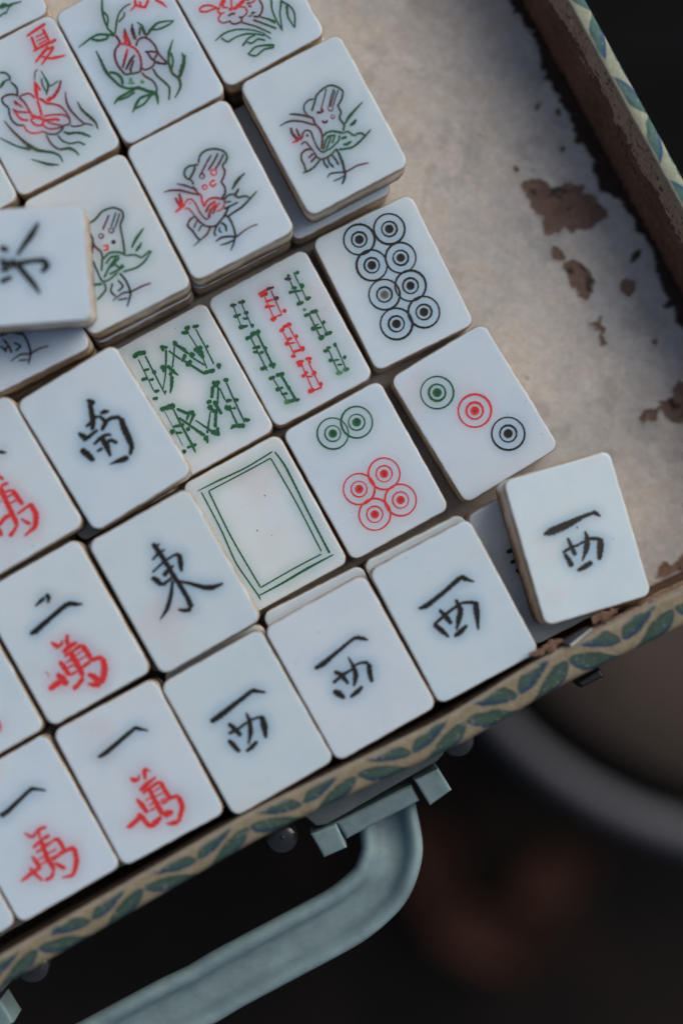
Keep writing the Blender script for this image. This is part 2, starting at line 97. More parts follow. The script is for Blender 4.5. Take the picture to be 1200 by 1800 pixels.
 ('ten_thousand_character',[('S','r',[0.316,0.789,0.868],[(-3.31,-0.3),(-2.88,-1.44),(-2.22,-2.18)]),('S','r',[0.789,0.284],[(-2.22,-2.18),(-0.98,-1.26)]),('S','r',[0.789,0.552],[(-0.27,-0.95),(0.63,-1.1)]),('S','r',[0.868,0.789],[(-0.08,-1.24),(-0.71,-2.68)]),('S','r',[0.789,0.947,0.473],[(-2.29,-3.58),(-0.38,-3.05),(1.36,-3.14)]),('S','r',[0.473,0.552,0.789],[(-2.4,-4.42),(0.06,-4.2),(1.95,-4.01)]),('S','r',[0.868,0.947,0.947],[(1.95,-4.01),(2.13,-5.92),(2.04,-7.67)]),('S','r',[0.947,1.105,0.947],[(-0.84,-3.87),(-0.9,-6.53),(-1.0,-9.9)]),('S','r',[0.316],[(-0.21,-5.31),(1.47,-5.18)]),('S','r',[0.316],[(-0.34,-6.49),(1.83,-6.47)]),('S','r',[0.631],[(-0.35,-8.11),(1.89,-7.94)]),('S','r',[0.379],[(-2.74,-5.66),(-1.41,-5.52)]),('S','r',[0.379],[(-3.0,-6.77),(-1.4,-6.79)]),('S','r',[0.473],[(-3.5,-8.29),(-1.55,-8.32)]),('S','r',[0.552,1.026,0.789],[(-3.81,-4.69),(-3.47,-6.33),(-3.5,-8.29)]),('S','r',[0.631,0.789,0.789],[(1.83,-7.73),(2.97,-7.93),(4.45,-8.5)]),('S','r',[0.947,1.184,1.105],[(4.31,-8.42),(3.49,-10.84),(1.36,-13.04)]),('S','r',[0.947,0.947,0.189],[(1.36,-13.04),(0.06,-12.48),(-1.05,-11.58)]),('S','r',[0.552,1.105,1.105],[(-0.09,-9.88),(0.76,-10.9),(1.25,-12.26)]),('S','r',[0.789,1.105,0.947],[(-8.47,-8.87),(-7.07,-8.59),(-4.83,-8.43)]),('S','r',[0.71,1.42,0.947],[(-5.44,-6.64),(-5.02,-8.14),(-4.76,-9.91)]),('S','r',[0.789,0.789,0.868],[(-1.07,-10.03),(-2.58,-10.8),(-4.2,-11.13)]),('S','p',[0.284],[(-7.41,-5.07),(-7.0,-5.93),(-7.32,-6.65)])]),
],
'yi1':[
 ('numeral',[('S','k',[0.829,0.787,0.58,0.58,0.249],[(-4.63,5.51),(-2.67,5.65),(3.32,7.14),(4.17,6.98),(6.18,5.4)])]),
 ('ten_thousand_character',[('S','r',[0.249,0.663],[(-2.05,0.11),(-0.96,-1.69)]),('S','r',[0.58,0.249],[(-0.96,-1.69),(0.82,-0.61)]),('S','r',[0.58,0.663,0.331],[(2.61,-1.17),(0.9,-0.88),(0.18,-2.58)]),('S','r',[0.58],[(-1.96,-3.47),(0.43,-2.97),(2.34,-2.9)]),('S','r',[0.456],[(-1.93,-4.66),(0.99,-4.47),(3.28,-4.14)]),('S','r',[0.746],[(3.28,-4.14),(3.46,-5.9),(3.29,-7.45)]),('S','r',[0.746,0.911,0.663],[(0.25,-2.86),(-0.41,-6.95),(-0.38,-9.79)]),('S','r',[0.331],[(0.0,-4.13),(1.82,-4.24)]),('S','r',[0.331],[(0.09,-6.06),(2.18,-6.1)]),('S','r',[0.373],[(-0.06,-7.15),(2.38,-7.39)]),('S','r',[0.331],[(-2.28,-6.11),(-0.47,-6.21)]),('S','r',[0.331],[(-2.43,-7.2),(-0.61,-7.31)]),('S','r',[0.331,0.829,0.58],[(-2.94,-4.78),(-2.76,-6.54),(-2.75,-8.19)]),('S','r',[0.414,0.663,0.663],[(0.09,-7.71),(2.66,-7.32),(5.56,-7.58)]),('S','r',[0.829,0.911,0.663,0.207],[(5.34,-7.55),(4.51,-10.27),(2.4,-12.34),(0.16,-11.75)]),('S','r',[0.497,0.911],[(0.25,-8.27),(1.76,-10.56)]),('S','r',[0.331,0.746,0.663],[(-7.48,-8.27),(-5.19,-7.95),(-2.73,-7.73)]),('S','r',[0.58],[(-4.49,-6.71),(-4.13,-8.56),(-3.5,-10.34)]),('S','r',[0.58],[(-0.56,-9.69),(-1.51,-10.55),(-3.14,-10.54)])]),
],
'wan3':[
 ('numeral',[('S','k',[0.781,0.213],[(4.12,6.32),(5.5,5.19)])]),
 ('ten_thousand_character',[('S','r',[0.568],[(1.67,2.09),(2.05,0.64)]),('S','r',[0.568],[(0.82,-0.07),(2.69,-0.35)]),('S','r',[0.426],[(-0.37,-1.43),(2.58,-1.93)]),('S','r',[0.781,0.852],[(2.58,-1.93),(2.96,-5.85)]),('S','r',[0.923],[(0.73,-0.23),(0.34,-3.69),(-0.15,-8.74)]),('S','r',[0.355],[(0.48,-2.75),(2.44,-2.88)]),('S','r',[0.355],[(0.47,-4.18),(2.82,-4.33)]),('S','r',[0.355],[(-1.17,-2.8),(-0.39,-2.85)]),('S','r',[0.426,0.568],[(0.92,-6.9),(4.41,-6.49)]),('S','r',[0.781,1.065,0.923,0.213],[(4.35,-6.25),(4.25,-8.86),(2.86,-10.92),(-0.18,-11.59)]),('S','r',[0.355,0.781],[(1.08,-8.02),(2.28,-10.16)]),('S','r',[0.71],[(-3.66,-7.08),(-1.56,-6.27),(0.01,-6.37)]),('S','r',[0.497,0.639,0.781],[(0.09,-8.67),(-1.46,-9.6),(-2.75,-10.08)]),('S','r',[0.71],[(-3.68,-7.48),(-4.11,-9.27)])]),
],
'san':[
 ('ten_thousand_character',[('S','r',[0.414],[(4.14,-9.44),(4.04,-10.79),(3.37,-11.82)])]),
],
'xia':[
 ('summer_character',[('S','r',[0.316,0.552,0.552],[(5.06,13.75),(6.75,14.0),(9.82,14.34)]),('S','r',[0.473],[(5.93,13.29),(5.6,10.53)]),('S','r',[0.473],[(8.81,13.69),(8.79,10.67)]),('S','r',[0.276],[(6.54,12.75),(8.72,12.65)]),('S','r',[0.276],[(6.34,11.95),(8.59,11.82)]),('S','r',[0.276],[(6.25,11.18),(8.47,11.07)]),('S','r',[0.395,0.513,0.552,0.316],[(4.83,10.34),(6.66,10.43),(9.72,10.32),(10.19,10.62)]),('S','r',[0.513,0.552,0.316],[(8.12,9.81),(6.09,8.92),(4.07,8.04)]),('S','r',[0.395,0.473,0.395,0.197],[(6.58,9.43),(8.88,9.14),(6.33,7.67),(4.96,6.94)]),('S','r',[0.316,0.395,0.552,0.158],[(5.51,9.09),(7.12,7.48),(8.61,6.93),(10.52,6.48)])]),
 ('flower_engraving',[('S','m',[0.158],[(4.0,6.63),(3.1,6.19),(2.27,4.82)]),('S','r',[0.237,0.71,0.395],[(2.18,4.65),(1.42,2.56),(0.94,1.01)]),('S','r',[0.276,0.473],[(2.17,4.42),(2.34,2.2)]),('S','g',[0.158,0.237,0.395,0.197],[(4.34,6.0),(4.39,4.4),(4.34,2.62),(2.97,0.85)]),('S','g',[0.237],[(3.77,4.49),(3.3,3.39),(3.25,1.38)]),('S','k>m',[0.197],[(4.33,2.17),(5.48,2.25),(6.68,2.41)]),('S','m>r',[0.237,0.473,0.592],[(7.17,2.27),(5.89,0.91),(4.28,-0.05),(2.41,-0.21)]),('S','r>m',[0.395,0.434,0.395,0.355,0.276,0.237],[(1.03,0.97),(1.68,0.51),(2.31,-0.83),(3.36,-1.38),(4.48,-2.64),(4.89,-3.98),(5.02,-5.85)]),('S','r',[0.395],[(0.76,0.88),(0.54,-0.81),(0.06,-2.58)]),('S','m>r',[0.237],[(-2.15,3.19),(-0.96,3.13),(0.14,2.67),(0.55,1.33)]),('S','m>k',[0.276],[(-2.19,3.32),(-3.23,4.31),(-4.59,4.68),(-5.61,4.43),(-5.72,3.36),(-5.22,2.2)]),('S','m>r',[0.276],[(-2.28,3.14),(-1.79,1.54),(-1.67,-0.78),(-1.61,-1.94)]),('S','m>r',[0.276],[(-3.53,2.89),(-3.1,2.0),(-2.6,0.83)]),('S','m>r',[0.276],[(-3.57,3.03),(-3.46,1.73)]),('S','m>r',[0.256],[(-4.71,1.48),(-3.72,0.4),(-1.67,-0.78)]),('S','r',[0.395],[(-4.36,1.3),(-4.31,-0.3),(-3.81,-1.46),(-2.76,-2.01)]),('S','r',[0.552],[(-1.9,-1.22),(-1.09,-2.21),(-0.13,-2.93)]),('S','r',[0.355],[(-2.41,-2.19),(-2.0,-3.53),(-1.05,-4.26),(-0.15,-3.82),(-0.3,-2.84),(-1.31,-2.21),(-2.41,-2.19)]),('S','r>m',[0.296],[(0.14,-2.85),(1.55,-3.13),(2.99,-3.78),(4.04,-4.32),(4.81,-5.4),(4.74,-6.38),(4.11,-6.73),(2.97,-6.36)]),('S','r',[0.473],[(-0.23,-3.56),(1.08,-4.02),(2.55,-4.61),(2.91,-5.2)]),('S','r>m',[0.276],[(0.13,-3.29),(0.8,-4.55),(2.02,-5.63),(2.95,-6.39)]),('S','r>m',[0.276],[(-0.6,-4.26),(-0.1,-5.43),(0.9,-6.06),(2.44,-6.53),(3.15,-6.45)]),('S','k>m',[0.316],[(-5.13,2.15),(-5.69,0.87),(-5.82,-0.64),(-5.19,-1.98),(-4.14,-2.53)]),('S','r',[0.276],[(-4.14,-2.53),(-4.13,-3.77),(-3.36,-4.85),(-2.09,-5.4),(-1.03,-5.5)]),('S','m>k',[0.237],[(-1.08,-5.59),(-0.61,-6.4),(0.91,-7.31),(2.33,-7.15),(3.05,-6.62)]),('S','m',[0.118,0.276,0.316,0.276,0.237],[(6.84,-0.26),(6.08,-2.12),(5.95,-4.08),(6.51,-6.4),(7.26,-8.37)]),('S','k>m',[0.256],[(4.42,-7.0),(4.98,-7.63),(6.29,-8.09),(7.53,-8.28),(8.65,-9.32)]),('S','o',[0.118,0.355,0.434,0.316,0.118],[(8.05,-3.26),(8.13,-5.44),(8.96,-7.68),(9.37,-9.02),(9.16,-10.49)]),('S','o>g',[0.237,0.355,0.316,0.395,0.158],[(2.59,-7.51),(3.23,-8.4),(4.72,-8.96),(6.03,-9.87),(7.1,-11.22)]),('S','o>g',[0.237],[(1.17,-7.67),(1.49,-9.18),(2.61,-10.44),(4.32,-11.0),(5.26,-12.17)]),('S','m>g',[0.197,0.276,0.276,0.434,0.355,0.138],[(-0.93,-6.57),(-0.89,-8.62),(-0.05,-10.41),(1.79,-11.14),(2.65,-12.04),(3.19,-13.56)]),('S','m>g',[0.118,0.276,0.355,0.552,0.434,0.316,0.276,0.118],[(-7.3,0.14),(-6.83,-2.14),(-6.01,-4.81),(-5.0,-7.14),(-3.68,-8.85),(-1.42,-10.48),(-0.52,-11.73),(-0.56,-13.29)]),('S','o>g',[0.099,0.197,0.237,0.395],[(-9.75,-2.63),(-8.47,-4.43),(-7.14,-6.13),(-5.11,-7.76)]),('S','g>o',[0.099,0.276,0.434,0.118],[(-6.08,-9.61),(-4.61,-11.05),(-3.27,-12.32),(-1.49,-13.36)]),('S','g>o',[0.276],[(-3.54,9.66),(-2.36,8.93),(-1.99,7.95),(-2.28,6.97)]),('S','o>k',[0.256],[(-2.37,6.79),(-1.87,5.63),(-1.89,4.52),(-2.45,3.68)]),('S','o',[0.197],[(-4.66,7.09),(-3.59,7.43),(-2.27,7.42)]),('S','g',[0.434],[(-4.98,6.69),(-3.32,7.52)])]),
],
'peach':[
 ('season_character',[('S','r',[0.13,0.434,0.477],[(2.43,8.88),(3.97,9.43),(4.61,10.59)]),('S','r',[0.434,0.477,0.434],[(4.08,9.63),(5.54,8.21),(7.1,9.25)]),('S','r',[0.347],[(5.22,9.89),(5.12,8.81)]),('S','r',[0.434,0.477,0.087],[(8.25,8.63),(9.09,7.42),(9.71,5.83)])]),
 ('peach_engraving',[('S','g',[0.26,0.391,0.304,0.304,0.391],[(-1.43,13.85),(-2.38,12.11),(-3.05,10.21),(-3.34,7.86),(-2.82,6.08)]),('S','g',[0.282],[(-2.5,11.67),(-2.16,10.24),(-2.6,9.22),(-3.42,8.16)]),('S','o>g',[0.13,0.217,0.26,0.26,0.26],[(3.42,10.23),(1.95,10.27),(0.36,9.63),(-0.97,8.34),(-2.53,6.17)]),('S','g',[0.239],[(1.32,9.36),(0.9,8.58),(-0.79,7.99)]),('S','g',[0.108,0.26,0.347,0.347,0.391],[(-10.75,7.23),(-9.22,7.53),(-7.35,7.77),(-5.45,7.62),(-2.69,5.88)]),('S','g',[0.391],[(-7.46,7.58),(-6.28,6.57),(-4.78,6.13),(-3.89,6.4)]),('S','m',[0.325],[(-2.63,5.98),(-2.5,4.4),(-2.82,3.82)]),('S','m>r',[0.174,0.608,0.781],[(-0.22,6.3),(-0.81,4.99),(-1.32,3.39)]),('S','r>m',[0.174,0.434],[(-0.31,5.22),(-0.91,2.54)]),('S','k>m',[0.174,0.564,0.26],[(1.69,6.4),(0.89,5.07),(0.43,3.19)]),('S','k>m',[0.174,0.347],[(1.4,5.55),(0.67,2.94)]),('S','g>o',[0.13,0.347,0.304],[(2.62,6.27),(3.2,4.83),(2.9,2.48)]),('S','o',[0.26],[(2.81,5.04),(1.67,3.4)]),('S','o',[0.217],[(2.9,4.74),(2.73,3.08)]),('S','o>g',[0.304,0.434,0.304,0.26,0.13],[(3.01,2.68),(4.41,3.42),(6.2,3.96),(7.94,3.52),(9.72,2.69)]),('S','g',[0.304,0.304,0.304,0.13],[(4.6,3.32),(6.0,2.69),(7.9,2.54),(9.48,2.69)]),('S','r>m',[0.391],[(-2.82,3.82),(-1.81,3.4),(-0.92,2.3),(-0.28,1.2),(-0.26,-0.57),(-0.91,-2.22),(-1.85,-3.47)]),('S','m',[0.325],[(-2.82,3.82),(-4.22,3.07),(-5.06,1.53),(-5.23,-0.14),(-4.88,-2.21)]),('S','o',[0.26],[(-5.12,-2.2),(-3.73,-2.83),(-1.79,-3.37)]),('S','r>k',[0.304,0.521,0.304],[(-1.71,2.22),(-2.94,0.88),(-4.68,-0.94)]),('S','m>k',[0.26,0.434,0.26],[(-1.01,0.33),(-2.3,-0.22),(-4.31,-1.63)]),('S','m',[0.26,0.391,0.26],[(-1.73,-0.53),(-3.15,-1.77),(-3.78,-2.93)]),('S','m',[0.282],[(0.03,1.78),(1.05,2.73),(2.27,2.7),(3.07,1.89),(3.59,0.11),(3.41,-1.8),(3.92,-3.83),(4.17,-4.72)]),('S','k>m',[0.347],[(1.08,-0.17),(2.38,-0.74),(3.42,-1.56)]),('S','m>k',[0.304],[(1.51,-0.52),(1.64,-2.1),(2.36,-3.49),(3.98,-4.62)]),('S','m',[0.26],[(3.22,-1.7),(1.81,-2.69),(2.66,-3.4)]),('S','m',[0.26],[(-1.23,-2.8),(-0.62,-3.51),(0.79,-3.64),(2.08,-3.09)]),('S','g',[0.108,0.434,0.391,0.26],[(7.58,-0.55),(5.74,-2.31),(4.49,-4.14),(4.22,-6.0)]),('S','g',[0.304],[(5.82,-2.85),(5.35,-4.61),(4.11,-6.19)]),('S','o>g',[0.304,0.347,0.391,0.347,0.13],[(4.28,-4.53),(3.99,-6.88),(4.61,-8.47),(4.05,-10.17),(1.83,-11.72)]),('S','g>o',[0.13,0.521,0.738,0.391],[(7.79,-3.92),(7.58,-5.31),(6.13,-7.04),(4.61,-8.47)]),('S','o',[0.217],[(8.29,-4.69),(7.38,-5.45)]),('S','o>g',[0.26,0.304,0.304,0.304,0.217],[(0.87,-3.94),(0.9,-5.71),(1.61,-7.59),(1.93,-9.27),(0.56,-11.54)]),('S','m>o',[0.26],[(-1.56,-3.63),(-1.31,-4.76),(-0.4,-6.26),(-0.37,-8.03),(-1.09,-8.89)]),('S','o>g',[0.108,0.347,0.434,0.347,0.325,0.304,0.521,0.391,0.564,0.13],[(-7.76,4.99),(-7.85,2.78),(-8.05,0.14),(-7.56,-2.13),(-6.86,-4.01),(-5.59,-5.33),(-3.62,-6.27),(-2.41,-7.67),(-1.14,-8.99),(-1.77,-11.27)]),('S','g',[0.434],[(-7.59,-0.36),(-6.35,-1.28),(-5.92,-2.77),(-6.27,-4.08)]),('S','l',[0.564],[(-4.1,-3.51),(-4.63,-4.47)]),('S','l',[0.347],[(-5.25,-4.26),(-3.86,-4.89)]),('S','l',[0.564],[(-2.69,-5.02),(-2.14,-5.82)]),('S','g',[0.174,0.434,0.391],[(-9.9,-6.87),(-8.5,-6.12),(-4.49,-6.04)]),('S','g',[0.304],[(-8.91,-6.41),(-6.87,-6.76),(-4.81,-6.62)]),('S','g',[0.13,0.477,0.391,0.391],[(-7.4,-10.23),(-5.89,-9.04),(-4.19,-8.21),(-1.33,-8.88)]),('S','g',[0.325],[(-6.5,-9.71),(-4.25,-9.68),(-2.26,-8.76)])]),
],
'flow3':[
 ('flower_engraving',[('S','r',[0.325],[(-8.97,1.37),(-8.06,1.87),(-6.56,1.42),(-5.3,0.09)]),('S','r',[0.325],[(-9.02,1.27),(-7.82,0.52),(-5.98,0.22),(-4.78,-0.32)]),('S','r',[0.304],[(-5.22,-0.21),(-5.65,-0.98),(-4.51,-1.61)]),('S','r',[0.434,0.651],[(-4.81,0.07),(-3.28,1.0)]),('S','r',[0.434,0.738,0.564],[(-2.65,-1.89),(-1.26,-1.64),(0.54,-1.12)]),('S','r',[0.304],[(-2.9,0.78),(-4.24,-0.25),(-3.39,-0.97)]),('S','r',[0.434],[(-3.2,-1.08),(-2.95,-1.97)]),('S','r',[0.304],[(-1.95,0.25),(-2.63,-1.39),(-2.16,-1.9)]),('S','r>m',[0.26],[(-1.37,-1.84),(-0.28,-2.57),(-0.29,-3.7),(-1.45,-4.2),(-2.46,-3.76)]),('S','r>m',[0.26],[(-5.19,-1.49),(-6.14,-1.85),(-6.33,-2.63),(-5.73,-3.34),(-4.61,-3.58)]),('S','m',[0.26],[(-4.5,-3.39),(-4.26,-4.28),(-3.55,-4.8),(-2.32,-4.85),(-1.88,-4.08)]),('S','m',[0.304],[(-2.98,-2.46),(-4.26,-2.51)]),('S','m',[0.26],[(-2.49,-2.48),(-3.2,-2.85)]),('S','r>m',[0.26],[(0.49,-1.22),(1.41,-1.81)]),('S','k>m',[0.217],[(-0.63,-4.53),(0.14,-4.95)]),('S','k',[0.217],[(0.87,-4.09),(0.04,-4.9)]),('S','k',[0.217],[(1.34,-4.6),(0.16,-4.46)]),('S','m',[0.282],[(3.22,-2.61),(3.14,-4.08),(2.39,-5.19),(1.23,-5.68),(0.33,-5.06)]),('S','m>r',[0.26],[(0.39,-2.05),(1.55,-2.45),(2.62,-2.33)]),('S','r>m',[0.347],[(0.46,-2.6),(1.12,-3.22)]),('S','o>g',[0.174,0.304,0.477],[(1.42,-5.79),(2.87,-7.23),(3.83,-8.64)]),('S','m>g',[0.282],[(-0.05,-5.73),(1.62,-7.67),(3.33,-9.76)]),('S','m>g',[0.239],[(-2.43,-5.04),(-0.18,-7.3),(1.88,-10.09)]),('S','g',[0.391,0.26,0.26,0.174],[(5.42,-3.83),(4.52,-5.86),(4.19,-8.46),(4.2,-10.87)]),('S','g',[0.391,0.217,0.217],[(7.34,-4.89),(5.63,-7.24),(4.16,-10.73)]),('S','o>g',[0.239],[(7.21,-5.33),(8.2,-7.14),(8.2,-8.92),(6.73,-11.52)]),('S','g',[0.477,0.304,0.13],[(7.75,-6.39),(6.74,-8.61),(6.73,-11.52)]),('S','g',[0.13,0.304,0.239,0.217,0.174],[(-9.25,-5.81),(-6.87,-5.36),(-4.33,-5.76),(-1.66,-7.24),(0.31,-9.09)]),('S','g',[0.217,0.174],[(0.31,-9.09),(1.28,-11.15)]),('S','g',[0.26],[(-7.78,-5.86),(-6.92,-7.23),(-4.9,-7.21),(-2.67,-7.69),(-0.81,-8.85),(0.42,-9.79)]),('S','g',[0.282],[(-4.74,-9.58),(-3.02,-8.76),(-1.25,-8.73)]),('S','g',[0.282],[(-3.54,-9.23),(-2.69,-9.96),(-1.11,-9.82),(0.07,-10.85)]),('S','g',[0.239,0.282,0.434],[(-4.65,-11.65),(-2.55,-11.04),(-0.61,-11.61),(1.3,-12.68)]),('S','g',[0.282],[(-4.46,-11.75),(-3.23,-12.69),(-1.05,-12.38),(0.99,-13.01)])]),
],
'corner':[
 ('flower_engraving',[('S','g',[0.316,0.316,0.158],[(2.94,-10.42),(5.45,-10.71),(7.66,-11.16)]),('S','g',[0.158,0.316],[(3.39,-12.13),(4.56,-11.15),(5.89,-10.71)]),('S','g',[0.237],[(1.71,-11.95),(3.67,-11.6)]),('S','g',[0.395],[(2.89,-10.08),(4.04,-9.99),(4.66,-10.53)])]),
],
'b9':[
 ('bamboo_engraving',[('S','g',[0.195],[(-7.43,11.89),(-8.05,6.92)]),('S','o>g',[0.195],[(-5.58,11.72),(-6.05,5.98)]),('S','o',[0.731,0.439],[(-8.02,12.34),(-6.61,11.86)]),('S','o',[0.536,0.731],[(-6.22,12.07),(-4.65,11.64)]),('S','g',[0.828,0.341],[(-8.54,9.84),(-6.75,9.56)]),('S','o',[0.439,0.877],[(-6.2,9.55),(-5.18,9.13)]),('S','g',[0.439],[(-7.0,8.58),(-5.65,8.0)]),('S','g',[0.926,0.439],[(-8.69,7.26),(-6.63,6.71)]),('S','g',[0.877,0.731],[(-6.2,6.48),(-5.45,6.07)])]),
 ('bamboo_engraving',[('S','g',[0.268],[(-7.37,4.32),(-7.66,-3.88)]),('S','g',[0.414],[(-5.73,4.27),(-6.14,-4.15)]),('S','g',[0.828,0.536],[(-8.57,4.41),(-6.83,4.31)]),('S','g',[0.828,0.926],[(-7.14,4.75),(-4.85,4.36)]),('S','g',[0.487,0.682],[(-8.22,1.99),(-6.44,1.44)]),('S','g',[0.536],[(-8.52,1.18),(-7.39,0.71)]),('S','g',[0.828],[(-6.18,0.89),(-5.32,0.43)]),('S','g',[0.536],[(-7.29,0.38),(-6.32,0.13)]),('S','g',[0.828,0.439],[(-8.88,-2.81),(-7.25,-3.13)]),('S','g',[0.682,0.828],[(-6.86,-2.92),(-5.35,-3.46)])]),
 ('bamboo_engraving',[('S','g',[0.244],[(-7.39,-5.42),(-7.06,-11.45)]),('S','g',[0.463],[(-5.54,-5.59),(-5.24,-12.72)]),('S','g',[0.828,0.536],[(-8.27,-5.51),(-6.75,-5.77)]),('S','g',[0.585,0.926],[(-6.63,-5.56),(-4.68,-6.06)]),('S','g',[0.926,0.341],[(-8.15,-8.36),(-6.3,-8.52)]),('S','g',[0.828],[(-5.77,-9.09),(-5.02,-9.49)]),('S','g',[0.487],[(-7.49,-9.69),(-6.08,-10.17)]),('S','l>g',[0.926,0.682],[(-7.83,-11.59),(-5.5,-12.16)]),('S','g',[0.828,0.439],[(-5.56,-12.27),(-4.41,-12.47)])]),
 ('bamboo_engraving',[('S','r',[0.219],[(-0.46,10.91),(-0.97,5.88)]),('S','m>r',[0.219],[(1.3,11.08),(0.87,5.17)]),('S','r',[0.682,0.828],[(-1.53,11.49),(0.66,11.43)]),('S','r>m',[0.585],[(-1.38,11.0),(0.47,10.83)]),('S','m',[0.731,0.39],[(0.56,11.76),(2.3,11.38)]),('S','r',[0.439],[(-0.95,9.5),(0.8,9.12)]),('S','m',[0.536,0.926],[(0.8,9.12),(2.11,8.97)]),('S','r',[0.926,0.195],[(-1.58,8.59),(0.58,7.7)]),('S','r',[1.072,0.682],[(-1.81,5.36),(-0.32,5.53)]),('S','r',[0.341],[(-0.26,5.64),(0.93,5.28)]),('D','r',(1.77,5.8),0.463)]),
 ('bamboo_engraving',[('S','r',[0.219],[(-0.67,1.82),(-0.87,-3.66)]),('S','r',[0.219],[(0.99,2.32),(1.01,-3.28)]),('S','r',[0.682,0.926],[(-1.31,2.44),(-0.11,2.35)]),('S','r',[0.585,0.828],[(-0.42,2.8),(1.77,2.73)]),('S','r',[0.682,0.439],[(-0.9,0.13),(0.46,-0.19)]),('S','r',[0.682],[(-1.63,-0.45),(-0.5,-0.93)]),('S','r',[0.439,0.195],[(-0.5,-0.93),(0.64,-1.4)]),('S','r',[0.926],[(1.01,-0.21),(1.77,-0.34)]),('S','r',[0.536],[(-0.73,-2.89),(1.01,-3.28)]),('S','r',[1.023],[(0.85,-3.05),(1.77,-3.41)]),('S','r',[0.536,0.682],[(-1.8,-3.57),(-0.71,-3.88)])]),
 ('bamboo_engraving',[('S','r',[0.219],[(-0.52,-6.08),(-1.06,-12.19)]),('S','r',[0.219],[(1.01,-6.34),(0.69,-12.03)]),('S','r',[0.682],[(-1.47,-5.28),(0.26,-5.66)]),('S','r',[0.828],[(-1.44,-5.72),(-0.3,-6.19)]),('S','r',[0.439,0.926],[(0.66,-5.46),(2.0,-6.05)]),('S','r',[0.731],[(1.34,-6.24),(1.15,-6.84)]),('S','r',[0.926,0.439],[(-1.81,-8.45),(-0.71,-8.48)]),('S','r',[0.585],[(-0.97,-7.93),(-0.05,-8.28)]),('S','r',[0.926],[(0.42,-8.95),(1.46,-9.1)]),('S','r',[0.341],[(-0.95,-8.91),(0.4,-9.5)]),('S','r',[0.926,0.536],[(-2.21,-11.99),(-0.52,-12.21)]),('S','r',[0.926],[(0.6,-11.7),(1.47,-11.89)]),('S','r',[0.39],[(-0.58,-12.32),(1.01,-12.48)])]),
 ('bamboo_engraving',[('S','g',[0.219],[(5.9,10.84),(5.61,5.69)]),('S','g',[0.219],[(7.49,12.22),(7.16,5.97)]),('S','o',[0.39,0.828],[(4.96,11.91),(6.36,11.15)]),('S','o',[0.585],[(5.79,12.16),(6.49,11.92)]),('S','g',[0.439,0.828],[(7.59,11.88),(8.57,11.64)]),('S','g',[0.682],[(5.41,9.42),(6.55,8.95)]),('S','g',[0.926],[(7.16,9.04),(8.13,8.52)]),('S','g',[0.682,0.292],[(4.41,8.85),(7.12,7.95)]),('S','g',[0.926,0.536],[(4.68,5.77),(6.37,5.55)]),('S','g',[0.926,0.536],[(6.82,5.87),(8.24,5.66)])]),
 ('bamboo_engraving',[('S','g',[0.292],[(6.04,2.38),(5.84,-3.1)]),('S','g',[0.219],[(7.57,2.12),(7.5,-2.6)]),('D','l',(5.66,3.98),0.366),('S','g',[0.828,0.439],[(4.9,2.85),(6.43,2.59)]),('S','g',[0.585,0.828],[(6.33,2.92),(8.12,2.37)]),('S','g',[0.926],[(7.7,-0.19),(8.35,-0.54)]),('S','g',[0.487,0.195],[(5.51,-0.13),(6.99,-0.23)]),('S','g',[0.926,0.292],[(4.84,-0.32),(7.17,-1.16)]),('S','g',[1.17,0.682],[(5.29,-3.08),(6.72,-3.01)]),('S','g',[0.731,0.634],[(6.84,-2.8),(8.64,-3.07)])]),
 ('bamboo_engraving',[('S','g',[0.219],[(6.07,-5.73),(5.64,-11.64)]),('S','g',[0.219],[(7.93,-5.9),(7.41,-11.2)]),('S','g',[0.682],[(4.86,-5.92),(6.17,-6.07)]),('S','g',[0.487],[(5.81,-5.45),(6.84,-5.87)]),('S','g',[0.682,1.023],[(7.4,-5.61),(8.21,-5.91)]),('S','g',[0.926,0.439],[(4.89,-8.16),(5.98,-8.47)]),('S','g',[0.317],[(5.92,-8.58),(7.16,-9.11)]),('S','g',[0.682,0.926],[(7.99,-8.86),(8.69,-9.38)]),('S','g',[0.317],[(6.09,-9.79),(7.23,-10.27)]),('S','l',[0.828],[(5.05,-11.18),(6.35,-11.88)]),('S','l>g',[0.926,0.536],[(6.64,-11.34),(8.05,-11.83)])]),
 ('speck',[('D','k',(9.84,2.2),0.122)]),
 ('speck',[('D','k',(-10.04,-2.12),0.097)]),
],
'b8':[
 ('bamboo_engraving',[('S','g',[0.195],[(-6.44,11.67),(-6.83,3.92)]),('S','g',[0.317,0.292,0.244],[(-4.8,11.61),(-4.92,7.62),(-5.06,2.1)]),('S','g',[0.926],[(-7.27,12.41),(-5.95,12.8)]),('S','g',[0.828,0.926],[(-6.44,12.93),(-4.24,12.13)]),('S','g',[0.487],[(-6.66,9.0),(-5.31,8.67)]),('S','g',[0.585,0.682],[(-8.09,7.42),(-6.58,7.14)]),('D','g',(-4.82,7.56),0.487),('S','g',[0.487],[(-6.6,6.59),(-5.53,6.28)]),('S','g',[0.926,0.292],[(-6.83,3.92),(-5.65,3.55)]),('S','g',[0.828,0.926],[(-4.92,2.86),(-4.55,2.52)]),('S','g',[0.585,0.682],[(-7.92,2.71),(-6.77,2.27)])]),
